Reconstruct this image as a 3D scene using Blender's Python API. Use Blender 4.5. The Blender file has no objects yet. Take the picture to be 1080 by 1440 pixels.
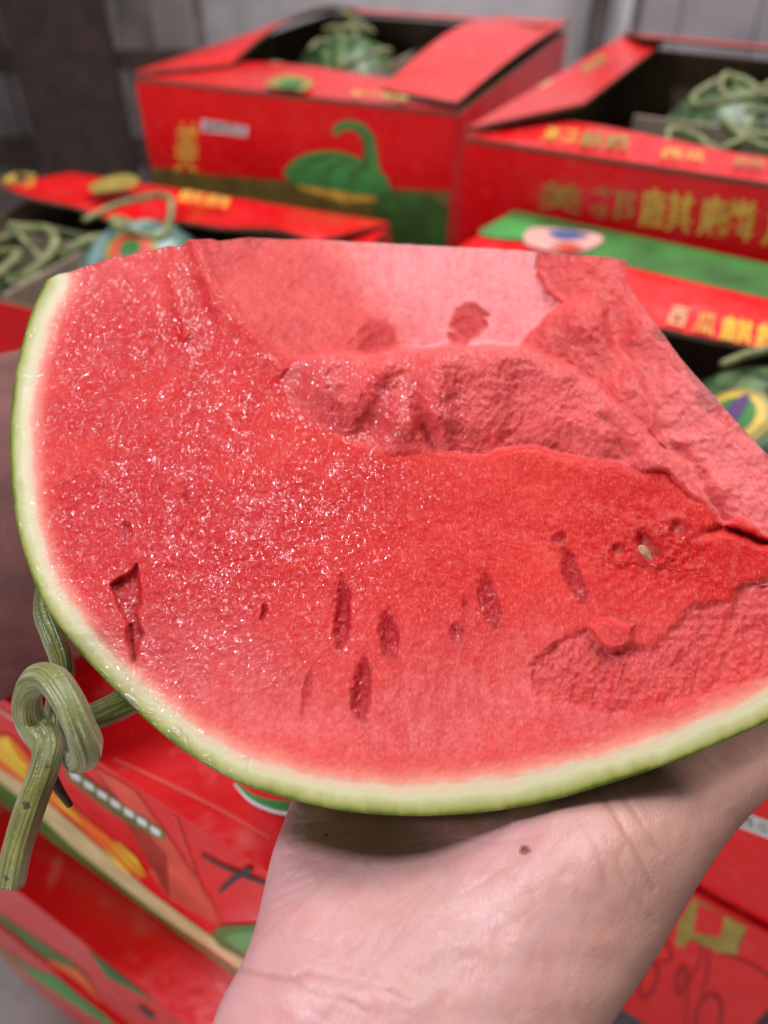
import bpy, bmesh, math, random
import numpy as np
from mathutils import Vector, Matrix

scene = bpy.context.scene
COL = scene.collection
R = math.radians

# ------------------------------------------------------------------ camera
PW, PH, FPX = 1080.0, 1440.0, 1082.0          # photograph pixels, focal length in pixels
PITCH, ZC = R(41.0), 1.095                    # looking down, height above the floor
cam_d = bpy.data.cameras.new('camera'); cam = bpy.data.objects.new('camera', cam_d); COL.objects.link(cam)
cam.location = (0, 0, ZC); cam.rotation_euler = (math.pi / 2 - PITCH, 0, 0)
cam_d.sensor_fit = 'VERTICAL'; cam_d.sensor_height = 36.0; cam_d.lens = FPX / PH * 36.0
cam_d.clip_start = 0.01; cam_d.clip_end = 50
cam_d.dof.use_dof = True; cam_d.dof.focus_distance = 0.222; cam_d.dof.aperture_fstop = 7.0
scene.camera = cam

# ------------------------------------------------------------------ light
world = bpy.data.worlds.new('World'); scene.world = world; world.use_nodes = True
world.node_tree.nodes['Background'].inputs[0].default_value = (0.95, 0.93, 0.95, 1)
world.node_tree.nodes['Background'].inputs[1].default_value = 0.115
def area(name, loc, target, size, energy, color, sy=None):
    l = bpy.data.lights.new(name, 'AREA'); l.energy = energy; l.color = color; l.size = size
    if sy: l.shape = 'RECTANGLE'; l.size_y = sy
    o = bpy.data.objects.new(name, l); COL.objects.link(o); o.location = loc
    o.rotation_euler = (Vector(target) - Vector(loc)).to_track_quat('-Z', 'Y').to_euler()
    return o
area('daylight_opening', (-0.60, 0.24, ZC + 1.0), (0.0, 0.22, ZC - 0.2), 0.25, 13.5, (0.86, 0.91, 1.0), 0.20)
area('low_front_fill', (-0.75, -0.95, ZC - 0.12), (0.0, 0.45, ZC - 0.45), 0.9, 14, (0.95, 0.96, 1.0), 0.7)  # frontal daylight set low as added fill for the lower cartons; no doorway known
area('stall_roof_light', (0.75, 1.2, ZC + 1.6), (0.2, 0.7, ZC - 0.3), 1.4, 56, (1.0, 0.97, 0.95))
scene.view_settings.view_transform = 'Standard'; scene.view_settings.look = 'None'
scene.view_settings.exposure = 0.0; scene.view_settings.gamma = 1.0
scene.cycles.use_denoising = True
scene.cycles.max_bounces = 8

# ------------------------------------------------------------------ photograph pixel -> world
CR = np.array([1.0, 0, 0]); CU = np.array([0, math.sin(PITCH), math.cos(PITCH)]); CF = np.array([0, math.cos(PITCH), -math.sin(PITCH)])
CO = np.array([0, 0, ZC])
def ray(x, y):
    return CF + (x - 540.0) / FPX * CR + (720.0 - y) / FPX * CU
def at(x, y, d):
    return CO + d * ray(x, y)
def at_np(x, y, d):
    x = np.asarray(x, float); y = np.asarray(y, float); d = np.asarray(d, float)
    return CO + d[..., None] * (CF + ((x - 540) / FPX)[..., None] * CR + ((720 - y) / FPX)[..., None] * CU)
def to_px(P):
    P = np.asarray(P) - CO; d = P @ CF
    return 540 + (P @ CR) / d * FPX, 720 - (P @ CU) / d * FPX, d

# ------------------------------------------------------------------ numeric helpers
def sstep(a, b, x):
    t = np.clip((np.asarray(x, float) - a) / (b - a), 0, 1); return t * t * (3 - 2 * t)
def vnoise(x, y, seed=0):
    xi = np.floor(x).astype(np.int64); yi = np.floor(y).astype(np.int64); xf = x - xi; yf = y - yi
    def h(a, b):
        n = (a * 374761393 + b * 668265263 + seed * 1442695041) & 0xffffffff
        n = ((n ^ (n >> 13)) * 1274126177) & 0xffffffff
        return ((n ^ (n >> 16)) & 0xffff) / 32767.5 - 1.0
    u = xf * xf * (3 - 2 * xf); v = yf * yf * (3 - 2 * yf)
    return (h(xi, yi) * (1 - u) + h(xi + 1, yi) * u) * (1 - v) + (h(xi, yi + 1) * (1 - u) + h(xi + 1, yi + 1) * u) * v
def fbm(x, y, octaves=3, seed=0):
    s = 0; a = 1.0; f = 1.0
    for k in range(octaves):
        s = s + a * vnoise(x * f + 17.3 * k, y * f - 9.1 * k, seed + k); a *= 0.5; f *= 2.03
    return s / 1.75
def seg_dist(x, y, pts, closed=False):
    best = np.full(np.shape(x), 1e9); n = len(pts)
    for i in range(n if closed else n - 1):
        ax, ay = pts[i]; bx, by = pts[(i + 1) % n]; dx, dy = bx - ax, by - ay; L2 = dx * dx + dy * dy + 1e-9
        t = np.clip(((x - ax) * dx + (y - ay) * dy) / L2, 0, 1)
        best = np.minimum(best, (x - ax - t * dx) ** 2 + (y - ay - t * dy) ** 2)
    return np.sqrt(best)
def sd_poly(x, y, pts):
    d = seg_dist(x, y, pts, True); ins = np.zeros(np.shape(x), bool); n = len(pts)
    for i in range(n):
        ax, ay = pts[i]; bx, by = pts[(i + 1) % n]
        if ay == by: continue
        c = (ay > y) != (by > y)
        ins ^= c & (x < (bx - ax) * (y - ay) / (by - ay) + ax)
    return np.where(ins, -d, d)
def inside(x, y, pts, w=6.0):
    return sstep(w, -w, sd_poly(x, y, pts))
def ellipse(x, y, cx, cy, a, b, rot):
    c, s = math.cos(R(rot)), math.sin(R(rot)); dx, dy = x - cx, y - cy
    return np.sqrt(((dx * c + dy * s) / a) ** 2 + ((-dx * s + dy * c) / b) ** 2)
def catmull(pts, n=12):
    P = [np.array(p, float) for p in pts]; P = [2 * P[0] - P[1]] + P + [2 * P[-1] - P[-2]]; out = []
    for i in range(1, len(P) - 2):
        for k in range(n):
            t = k / n; a, b, c, d = P[i - 1:i + 3]
            out.append(0.5 * (2 * b + (c - a) * t + (2 * a - 5 * b + 4 * c - d) * t * t + (3 * b - a - 3 * c + d) * t ** 3))
    out.append(P[-2]); return np.array(out)

# ------------------------------------------------------------------ scene helpers
def mesh_np(name, V, F, mats, parent=None, smooth=True, attrs=None, mi=None, origin=None):
    """V (n,3) world or parent-local, F (m,3|4) or list of tuples"""
    me = bpy.data.meshes.new(name); V = np.asarray(V, np.float32)
    if origin is not None: V = V - np.asarray(origin, np.float32)
    if isinstance(F, np.ndarray):
        m, k = F.shape
        me.vertices.add(len(V)); me.vertices.foreach_set('co', V.ravel())
        me.loops.add(m * k); me.loops.foreach_set('vertex_index', F.astype(np.int32).ravel())
        me.polygons.add(m); me.polygons.foreach_set('loop_start', np.arange(0, m * k, k, dtype=np.int32))
        me.update(calc_edges=True)
    else:
        me.from_pydata([tuple(map(float, v)) for v in V], [], F)
    me.validate()
    for m_ in (mats if isinstance(mats, (list, tuple)) else [mats]): me.materials.append(m_)
    n = len(me.polygons)
    if smooth: me.polygons.foreach_set('use_smooth', np.ones(n, bool))
    if mi is not None: me.polygons.foreach_set('material_index', np.asarray(mi, np.int32))
    for k_, v_ in (attrs or {}).items():
        a = me.attributes.new(k_, 'FLOAT', 'POINT'); a.data.foreach_set('value', np.asarray(v_, np.float32))
    o = bpy.data.objects.new(name, me); COL.objects.link(o)
    if parent is not None: o.parent = parent
    elif origin is not None: o.location = origin
    return o
def tag(o, label=None, cat=None, group=None, kind=None):
    for k, v in (('label', label), ('category', cat), ('group', group), ('kind', kind)):
        if v: o[k] = v
    return o
def empty(name, loc, label, cat, rz=0, group=None):
    o = bpy.data.objects.new(name, None); COL.objects.link(o); o.location = loc; o.rotation_euler = (0, 0, rz)
    o.empty_display_size = 0.02
    return tag(o, label, cat, group)
def tube(path, radius, n=12, flute=0.0, nf=5, caps=True):
    """verts, quads of a tube along path (k,3); radius scalar or (k,)"""
    P = np.asarray(path, float); k = len(P); rr = np.broadcast_to(np.asarray(radius, float), (k,))
    T = np.gradient(P, axis=0); T /= np.linalg.norm(T, axis=1)[:, None] + 1e-12
    N = np.cross(T[0], [0.3, 0.5, 0.81]); N /= np.linalg.norm(N); V = []
    for i in range(k):
        N = N - T[i] * (N @ T[i]); N /= np.linalg.norm(N) + 1e-12; B = np.cross(T[i], N)
        for j in range(n):
            a = 2 * math.pi * j / n; q = rr[i] * (1 + flute * math.cos(nf * a))
            V.append(P[i] + q * (math.cos(a) * N + math.sin(a) * B))
    F = [(i * n + j, i * n + (j + 1) % n, (i + 1) * n + (j + 1) % n, (i + 1) * n + j) for i in range(k - 1) for j in range(n)]
    if caps: F += [tuple(range(n))[::-1], tuple((k - 1) * n + j for j in range(n))]
    return np.array(V), F

# ------------------------------------------------------------------ materials
def new_mat(name):
    m = bpy.data.materials.new(name); m.use_nodes = True; nt = m.node_tree
    return m, nt, nt.nodes['Principled BSDF']
def node(nt, typ, **kw):
    n = nt.nodes.new(typ)
    for k, v in kw.items():
        if k.startswith('i_'): n.inputs[k[2:].replace('_', ' ')].default_value = v
        else: setattr(n, k, v)
    return n
def mixc(nt, fac, a, b, blend='MIX'):
    n = nt.nodes.new('ShaderNodeMix'); n.data_type = 'RGBA'; n.blend_type = blend
    for sock, v in ((n.inputs[0], fac), (n.inputs[6], a), (n.inputs[7], b)):
        if hasattr(v, 'is_output'): nt.links.new(v, sock)
        elif isinstance(v, (int, float)): sock.default_value = v
        else: sock.default_value = (*v, 1)
    return n.outputs[2]
def mth(nt, op, a, b=None, c=None, clamp=False):
    n = nt.nodes.new('ShaderNodeMath'); n.operation = op; n.use_clamp = clamp
    for i, v in enumerate((a, b, c)):
        if v is None: continue
        if hasattr(v, 'is_output'): nt.links.new(v, n.inputs[i])
        else: n.inputs[i].default_value = v
    return n.outputs[0]
def attr(nt, name):
    n = nt.nodes.new('ShaderNodeAttribute'); n.attribute_name = name; return n.outputs['Fac']
def ramp(nt, fac, stops, interp='LINEAR'):
    n = nt.nodes.new('ShaderNodeValToRGB'); cr = n.color_ramp; cr.interpolation = interp
    while len(cr.elements) < len(stops): cr.elements.new(0.5)
    for e, (p, c) in zip(cr.elements, stops): e.position = p; e.color = (*c, 1)
    nt.links.new(fac, n.inputs[0]); return n.outputs[0]
def noise(nt, vec, scale, detail=3, rough=0.5, dist=0.0):
    n = node(nt, 'ShaderNodeTexNoise', i_Scale=scale, i_Detail=detail, i_Roughness=rough, i_Distortion=dist)
    if vec is not None: nt.links.new(vec, n.inputs['Vector'])
    return n.outputs['Fac']
def maprange(nt, v, a, b, c=0.0, d=1.0):
    n = node(nt, 'ShaderNodeMapRange'); nt.links.new(v, n.inputs[0])
    for i, q in enumerate((a, b, c, d)): n.inputs[i + 1].default_value = q
    return n.outputs[0]
def objco(nt, scale=(1, 1, 1), rot=(0, 0, 0)):
    t = nt.nodes.new('ShaderNodeTexCoord'); m = node(nt, 'ShaderNodeMapping')
    m.inputs['Scale'].default_value = scale; m.inputs['Rotation'].default_value = rot
    nt.links.new(t.outputs['Object'], m.inputs[0]); return m.outputs[0]
def bump(nt, h, strength, dist, prev=None):
    n = node(nt, 'ShaderNodeBump', i_Distance=dist)
    if hasattr(strength, 'is_output'): nt.links.new(strength, n.inputs['Strength'])
    else: n.inputs['Strength'].default_value = strength
    nt.links.new(h, n.inputs['Height'])
    if prev is not None: nt.links.new(prev, n.inputs['Normal'])
    return n.outputs[0]

def simple(name, col, rough=0.5, var=0.12, scale=40, bs=0.0, bscale=200, spec=0.5):
    m, nt, b = new_mat(name); co = objco(nt)
    n = noise(nt, co, scale, 4)
    dark = tuple(c * (1 - var) for c in col); light = tuple(min(1, c * (1 + var)) for c in col)
    nt.links.new(mixc(nt, maprange(nt, n, 0.3, 0.7), dark, light), b.inputs['Base Color'])
    b.inputs['Roughness'].default_value = rough; b.inputs['Specular IOR Level'].default_value = spec
    if bs: nt.links.new(bump(nt, noise(nt, co, bscale, 4), bs, 0.001), b.inputs['Normal'])
    return m

# watermelon flesh with rind gradient -----------------------------------------------
def make_flesh():
    m, nt, b = new_mat('watermelon_flesh'); L = nt.links
    co = objco(nt); pale, pit, wet, rind = (attr(nt, k) for k in ('pale', 'pit', 'wet', 'rind'))
    fib = objco(nt, (1.0, 0.45, 0.45), (0, 0, 0))
    n1 = noise(nt, co, 28, 4, 0.55); n2 = noise(nt, fib, 420, 3, 0.6); n3 = noise(nt, co, 110, 3); n4 = noise(nt, fib, 1700, 2, 0.6)
    col = mixc(nt, maprange(nt, n1, 0.32, 0.68), (0.50, 0.009, 0.008), (0.64, 0.036, 0.027))
    col = mixc(nt, mth(nt, 'MULTIPLY', maprange(nt, n2, 0.48, 0.72), 0.36), col, (0.72, 0.12, 0.095))
    col = mixc(nt, mth(nt, 'MULTIPLY', maprange(nt, n3, 0.52, 0.75), 0.45), col, (0.46, 0.004, 0.007))
    col = mixc(nt, mth(nt, 'MULTIPLY', maprange(nt, wet, 0.1, 0.9), 0.65), col, (0.44, 0.005, 0.009))
    col = mixc(nt, mth(nt, 'MULTIPLY', pale, maprange(nt, n2, 0.25, 0.6, 0.6, 1.0)), col, (0.78, 0.25, 0.25))
    stre = noise(nt, objco(nt, (1.0, 0.12, 0.12)), 190, 3, 0.6)
    col = mixc(nt, mth(nt, 'MULTIPLY', maprange(nt, pale, 0.55, 0.95), maprange(nt, stre, 0.35, 0.65, 0.10, 0.45)), col, (0.84, 0.36, 0.38))  # highlight on the light-facing facet, painted into the colour
    col = mixc(nt, attr(nt, 'torn'), col, mixc(nt, maprange(nt, n3, 0.35, 0.65), (0.42, 0.030, 0.034), (0.62, 0.105, 0.098)))  # duller torn flesh, with shading of lump and hollow painted in
    col = mixc(nt, mth(nt, 'MULTIPLY', maprange(nt, n4, 0.55, 0.72), 0.30), col, (0.80, 0.26, 0.22))
    col = mixc(nt, mth(nt, 'MULTIPLY', maprange(nt, n4, 0.45, 0.28), 0.35), col, (0.42, 0.006, 0.008))
    col = mixc(nt, pit, col, mixc(nt, maprange(nt, n4, 0.35, 0.65), (0.24, 0.002, 0.006), (0.44, 0.012, 0.018)))
    rn = mth(nt, 'ADD', rind, maprange(nt, noise(nt, objco(nt, (1, 0.5, 0.5)), 330, 4), 0.25, 0.75, -0.055, 0.055))
    rn = mth(nt, 'ADD', rn, maprange(nt, noise(nt, co, 60, 2), 0.3, 0.7, -0.06, 0.06))
    rc = ramp(nt, mth(nt, 'MULTIPLY', rn, 0.5, clamp=True), [(0.0, (0.075, 0.11, 0.014)), (0.035, (0.15, 0.185, 0.03)), (0.07, (0.25, 0.265, 0.06)), (0.14, (0.37, 0.345, 0.14)),
                       (0.28, (0.53, 0.50, 0.30)), (0.42, (0.64, 0.44, 0.31)), (0.52, (0.72, 0.27, 0.20)), (0.80, (0.66, 0.07, 0.06))])
    col = mixc(nt, maprange(nt, rn, 0.95, 1.95, 1.0, 0.0), col, rc)
    L.new(col, b.inputs['Base Color'])
    # juice film: grains of pulp with glossy wet points
    g1 = noise(nt, co, 640, 2, 0.5, 0.6); g2 = noise(nt, co, 1500, 2, 0.5); g3 = noise(nt, co, 190, 3, 0.5)
    h = mth(nt, 'ADD', mth(nt, 'MULTIPLY', maprange(nt, g1, 0.3, 0.7), 1.0), mth(nt, 'MULTIPLY', g2, 0.35))
    h = mth(nt, 'ADD', h, mth(nt, 'MULTIPLY', g3, 1.2))
    st = mth(nt, 'MULTIPLY', mth(nt, 'ADD', mth(nt, 'MULTIPLY', wet, 0.22), 0.10), maprange(nt, rind, 0.5, 1.3, 0.15, 1.0))
    bn = bump(nt, h, st, 0.0011)
    L.new(bn, b.inputs['Normal'])
    ro = mth(nt, 'SUBTRACT', 0.50, mth(nt, 'MULTIPLY', wet, 0.10))
    ro = mth(nt, 'ADD', ro, maprange(nt, n3, 0.3, 0.7, -0.06, 0.08))
    L.new(ro, b.inputs['Roughness'])
    b.inputs['IOR'].default_value = 1.38
    b.inputs['Specular IOR Level'].default_value = 0.25
    dn = noise(nt, objco(nt, (1.0, 0.65, 0.65)), 980, 2, 0.5, 0.6); dn2 = noise(nt, co, 210, 2, 0.5)          # beads and films of juice
    val = mth(nt, 'ADD', dn, mth(nt, 'MULTIPLY', mth(nt, 'SUBTRACT', dn2, 0.5), 0.35))
    drop = mth(nt, 'DIVIDE', mth(nt, 'SUBTRACT', val, mth(nt, 'SUBTRACT', 0.66, mth(nt, 'MULTIPLY', wet, 0.17))), 0.06, clamp=True)
    L.new(mth(nt, 'MULTIPLY', mth(nt, 'MULTIPLY', wet, 2.0, clamp=True), drop, clamp=True), b.inputs['Coat Weight']); b.inputs['Coat IOR'].default_value = 1.55
    b.inputs['Coat Roughness'].default_value = 0.04
    h2 = mth(nt, 'ADD', mth(nt, 'ADD', maprange(nt, dn, 0.48, 0.75), mth(nt, 'MULTIPLY', noise(nt, co, 430, 2, 0.5, 0.5), 1.3)), mth(nt, 'MULTIPLY', g3, 0.7))
    L.new(bump(nt, h2, 0.27, 0.0011), b.inputs['Coat Normal'])
    b.inputs['Subsurface Weight'].default_value = 0.5; b.inputs['Subsurface Radius'].default_value = (1.0, 0.22, 0.16)
    b.inputs['Subsurface Scale'].default_value = 0.003
    return m
M_FLESH = make_flesh()

def make_skin_rind(name, base, stripe, scale, rough):
    m, nt, b = new_mat(name); L = nt.links; co = objco(nt)
    w = node(nt, 'ShaderNodeTexWave', i_Scale=scale, i_Distortion=7.0, i_Detail=3.0, i_Detail_Scale=2.0); w.bands_direction = 'X'; L.new(co, w.inputs[0])
    n = noise(nt, co, 130, 3)
    c = mixc(nt, maprange(nt, w.outputs['Fac'], 0.35, 0.65), base, stripe)
    c = mixc(nt, mth(nt, 'MULTIPLY', maprange(nt, n, 0.4, 0.7), 0.35), c, tuple(min(1, q * 1.7) for q in base))
    L.new(c, b.inputs['Base Color']); b.inputs['Roughness'].default_value = rough
    L.new(bump(nt, n, 0.15, 0.0006), b.inputs['Normal']); return m
M_RIND = make_skin_rind('watermelon_rind', (0.16, 0.23, 0.035), (0.035, 0.085, 0.018), 14, 0.3)
M_MELON = make_skin_rind('whole_melon_skin', (0.12, 0.19, 0.075), (0.018, 0.055, 0.022), 11, 0.35)

M_MELONP = make_skin_rind('pale_melon_skin', (0.24, 0.36, 0.33), (0.06, 0.15, 0.11), 9, 0.35)
def make_skin():
    m, nt, b = new_mat('hand_skin'); L = nt.links; co = objco(nt)
    red, crease = attr(nt, 'red'), attr(nt, 'crease')
    n1 = noise(nt, co, 45, 4); n2 = noise(nt, co, 16, 2)
    c = mixc(nt, maprange(nt, n1, 0.3, 0.7), (0.49, 0.245, 0.222), (0.58, 0.308, 0.282))
    c = mixc(nt, attr(nt, 'tan'), c, (0.47, 0.25, 0.175))
    c = mixc(nt, mth(nt, 'MULTIPLY', red, maprange(nt, n2, 0.3, 0.7, 0.5, 1.0)), c, (0.60, 0.28, 0.30))
    c = mixc(nt, mth(nt, 'MULTIPLY', maprange(nt, noise(nt, co, 120, 3), 0.52, 0.7), 0.35), c, (0.52, 0.20, 0.17))
    c = mixc(nt, mth(nt, 'MULTIPLY', crease, 0.38), c, (0.30, 0.11, 0.08))
    c = mixc(nt, mth(nt, 'MULTIPLY', attr(nt, 'vein'), 0.16), c, (0.36, 0.27, 0.30))
    L.new(c, b.inputs['Base Color'])
    v = node(nt, 'ShaderNodeTexVoronoi', i_Scale=820.0); v.feature = 'DISTANCE_TO_EDGE'
    wn = node(nt, 'ShaderNodeTexNoise', i_Scale=130.0); L.new(co, wn.inputs['Vector'])
    wv = node(nt, 'ShaderNodeVectorMath', operation='MULTIPLY_ADD'); L.new(wn.outputs['Color'], wv.inputs[0]); wv.inputs[1].default_value = (0.004, 0.004, 0.004)
    st = objco(nt, (1.0, 0.5, 0.6), (0.3, 0.2, 0.7)); L.new(st, wv.inputs[2]); L.new(wv.outputs[0], v.inputs['Vector'])
    v2 = node(nt, 'ShaderNodeTexVoronoi', i_Scale=150.0); v2.feature = 'DISTANCE_TO_EDGE'; L.new(wv.outputs[0], v2.inputs['Vector'])
    h = mth(nt, 'ADD', maprange(nt, v.outputs['Distance'], 0.0, 0.16), mth(nt, 'MULTIPLY', maprange(nt, v2.outputs['Distance'], 0.0, 0.05), 0.9))
    bn = bump(nt, h, 0.14, 0.0005); bn = bump(nt, noise(nt, co, 1400, 3), 0.06, 0.0005, bn)
    L.new(bn, b.inputs['Normal'])
    b.inputs['Roughness'].default_value = 0.44; b.inputs['Specular IOR Level'].default_value = 0.55
    b.inputs['Subsurface Weight'].default_value = 0.22; b.inputs['Subsurface Radius'].default_value = (1, 0.35, 0.2); b.inputs['Subsurface Scale'].default_value = 0.004
    return m
M_SKIN = make_skin()

def make_carton_red():
    m, nt, b = new_mat('carton_red_print'); L = nt.links; co = objco(nt)
    n = noise(nt, co, 9, 4)
    c = mixc(nt, maprange(nt, n, 0.3, 0.7), (0.70, 0.003, 0.007), (0.82, 0.008, 0.010))
    sc = noise(nt, objco(nt, (1, 1, 6)), 60, 4)
    c = mixc(nt, mth(nt, 'MULTIPLY', maprange(nt, sc, 0.56, 0.72), 0.5), c, (0.72, 0.13, 0.12))
    L.new(c, b.inputs['Base Color'])
    L.new(maprange(nt, noise(nt, co, 25, 3), 0.3, 0.7, 0.24, 0.42), b.inputs['Roughness'])
    L.new(bump(nt, noise(nt, objco(nt, (1, 1, 0.6)), 22, 3), 0.4, 0.008), b.inputs['Normal'])
    b.inputs['Coat Weight'].default_value = 0.35; b.inputs['Coat Roughness'].default_value = 0.12; b.inputs['Specular IOR Level'].default_value = 0.35
    return m
M_RED = make_carton_red()
def make_kraft():
    m, nt, b = new_mat('kraft_cardboard'); L = nt.links; co = objco(nt)
    n = noise(nt, objco(nt, (1, 1, 0.2)), 60, 4)
    L.new(mixc(nt, maprange(nt, n, 0.3, 0.7), (0.10, 0.06, 0.036), (0.17, 0.105, 0.065)), b.inputs['Base Color'])
    b.inputs['Roughness'].default_value = 0.85
    w = node(nt, 'ShaderNodeTexWave', i_Scale=55.0); L.new(co, w.inputs[0]); L.new(bump(nt, w.outputs['Fac'], 0.15, 0.001), b.inputs['Normal'])
    return m
M_KRAFT = make_kraft()
M_DIV = simple('pale_divider_board', (0.30, 0.22, 0.16), 0.85, 0.25, 50, 0.2, 200)
M_GOLD = simple('gold_print', (0.72, 0.46, 0.07), 0.35, 0.25, 60)
M_GOLD2 = simple('olive_gold_print', (0.36, 0.26, 0.055), 0.4, 0.2, 60)
M_GREEN = simple('green_print', (0.035, 0.17, 0.035), 0.38, 0.45, 22)
M_GREEN2 = simple('bright_green_print', (0.05, 0.30, 0.07), 0.38, 0.3, 30)
M_OLIVE = simple('olive_print', (0.16, 0.15, 0.035), 0.4, 0.4, 30)
M_CREAM = simple('cream_print', (0.62, 0.50, 0.25), 0.4, 0.2, 40)
M_ORANGE = simple('orange_print', (0.80, 0.13, 0.012), 0.38, 0.2, 40)
M_YELLOW = simple('yellow_print', (0.85, 0.52, 0.04), 0.38, 0.2, 40)
M_CORAL = simple('coral_print', (0.66, 0.075, 0.045), 0.38, 0.25, 30)
M_WHITE = simple('white_print', (0.72, 0.72, 0.70), 0.4, 0.1, 80)
M_BLACK = simple('dark_print', (0.03, 0.028, 0.03), 0.4, 0.2, 80)
M_PINK = simple('pink_print', (0.75, 0.38, 0.34), 0.4, 0.15, 60)
M_NAVY = simple('navy_print', (0.05, 0.10, 0.26), 0.4, 0.2, 60)
M_VIOLET = simple('violet_print', (0.10, 0.045, 0.16), 0.4, 0.2, 60)
M_DKRED = simple('dark_red_print', (0.36, 0.004, 0.010), 0.35, 0.2, 40)
M_VINE = simple('dry_vine', (0.21, 0.225, 0.09), 0.55, 0.5, 90, 0.3, 500)
M_WALL = simple('limewashed_wall', (0.62, 0.60, 0.63), 0.9, 0.32, 4, 0.4, 30)
def make_wall():
    m, nt, b = new_mat('stained_wall'); L = nt.links; t = nt.nodes.new('ShaderNodeTexCoord'); sp = nt.nodes.new('ShaderNodeSeparateXYZ'); L.new(t.outputs['Object'], sp.inputs[0])
    n = noise(nt, t.outputs['Object'], 2.2, 5, 0.6); n2 = noise(nt, t.outputs['Object'], 14, 4, 0.6)
    f = maprange(nt, mth(nt, 'ADD', sp.outputs[0], mth(nt, 'MULTIPLY', n, 1.4)), -0.2, 0.75, 1.0, 0.0)
    c = mixc(nt, f, (0.66, 0.64, 0.66), (0.22, 0.17, 0.155)); c = mixc(nt, mth(nt, 'MULTIPLY', maprange(nt, n2, 0.45, 0.7), 0.4), c, (0.40, 0.36, 0.37))
    L.new(c, b.inputs['Base Color']); b.inputs['Roughness'].default_value = 0.9; L.new(bump(nt, n2, 0.4, 0.01), b.inputs['Normal']); return m
M_WALL = make_wall()
M_PANEL = simple('zinc_sheet', (0.42, 0.39, 0.42), 0.55, 0.22, 6, 0.2, 30)
M_PIPE = simple('pale_pipe', (0.70, 0.70, 0.74), 0.4, 0.1, 20)
M_WOOD = simple('dark_wood', (0.050, 0.026, 0.020), 0.7, 0.4, 25, 0.3, 90)
M_WOODB = simple('weathered_board', (0.155, 0.125, 0.12), 0.8, 0.4, 8, 0.3, 60)
M_FLOOR = simple('concrete_floor', (0.26, 0.24, 0.22), 0.85, 0.25, 14, 0.4, 120)
M_SLEEVE = simple('maroon_sleeve', (0.16, 0.055, 0.048), 0.75, 0.25, 60, 0.3, 700)
M_SEED = simple('seed_coat', (0.42, 0.24, 0.13), 0.3, 0.5, 300)

# ------------------------------------------------------------------ the setting
def slab(name, x0, x1, y0, y1, z0, z1, mat, parent=None, bev=0.0):
    bm = bmesh.new(); bmesh.ops.create_cube(bm, size=1)
    for v in bm.verts: v.co = ((x0 + x1) / 2 + v.co.x * (x1 - x0), (y0 + y1) / 2 + v.co.y * (y1 - y0), (z0 + z1) / 2 + v.co.z * (z1 - z0))
    if bev: bmesh.ops.bevel(bm, geom=bm.edges[:], offset=bev, segments=2, affect='EDGES')
    me = bpy.data.meshes.new(name); bm.to_mesh(me); bm.free(); me.materials.append(mat)
    o = bpy.data.objects.new(name, me); COL.objects.link(o)
    if parent is not None: o.parent = parent
    return o
tag(slab('floor', -3, 3, -1.2, 3, -0.05, 0.0, M_FLOOR), kind='structure')
tag(slab('wall', -3, 3, 2.32, 2.40, 0.002, 3.0, M_WALL), kind='structure')

# dark wooden rack against the wall (left), zinc sheet and pipe (right)
def wall_pt(px, py, Y):
    d = ray(px, py); return CO + d * (Y / d[1])
rk = empty('wooden_partition', (-1.1, 1.95, 0.0), 'dark weathered board partition with post and rails against the wall', 'partition')
def rk_box(name, px0, px1, py0, py1, y0, y1, mat):
    a = wall_pt(px0, py0, 1.95); b_ = wall_pt(px1, py1, 1.95)
    return slab(name, min(a[0], b_[0]) + 1.1, max(a[0], b_[0]) + 1.1, y0 - 1.95, y1 - 1.95, (0.002 if py1 >= 330 else min(a[2], b_[2])), max(a[2], b_[2]), mat, rk, 0.004)
for i in range(7):
    x0 = -330 + i * 92
    rk_box('board', x0, x0 + 89, -420, 330, 1.975 + 0.004 * (i % 2), 1.992 + 0.004 * (i % 2), M_WOODB)
rk_box('post', 62, 96, -430, 330, 1.90, 1.955, M_WOOD)
rk_box('post', -260, -225, -430, 330, 1.90, 1.955, M_WOOD)
rk_box('rail', -330, 316, 72, 100, 1.956, 1.973, M_WOOD)
rk_box('rail', -330, 316, 196, 236, 1.956, 1.973, M_WOOD)
rk_box('rail', -330, 316, -180, -150, 1.956, 1.973, M_WOOD)
zs = empty('zinc_sheet', (1.0, 2.28, 0.0), 'grey ribbed zinc sheet leaning flat on the wall beside the pale pipe', 'metal sheet')
a_ = wall_pt(905, 0, 2.28)
for i in range(4):
    slab('sheet_panel', a_[0] - 1.0 + i * 0.30, a_[0] - 1.0 + i * 0.30 + 0.296, 0.0, 0.012, 0.002, 2.1, M_PANEL, zs, 0.002)
    slab('rib', a_[0] - 1.0 + i * 0.30 + 0.10, a_[0] - 1.0 + i * 0.30 + 0.13, -0.014, -0.001, 0.002, 2.1, M_PANEL, zs, 0.004)
pp = wall_pt(876, 30, 2.2)
V_, F_ = tube([(pp[0], 2.2, z) for z in np.linspace(0.001, 2.4, 6)], 0.019, 16)
tag(mesh_np('wall_pipe', V_, F_, M_PIPE, origin=(pp[0], 2.2, 0)), 'pale vertical pipe running up the wall beside the zinc sheet', 'pipe')
pp = wall_pt(846, 30, 2.2)
V_, F_ = tube([(pp[0], 2.24, z) for z in np.linspace(0.001, 2.4, 6)], 0.024, 16)
tag(mesh_np('wall_post', V_, F_, M_WOODB, origin=(pp[0], 2.24, 0)), 'dull grey round post standing next to the pale pipe', 'post')

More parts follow.
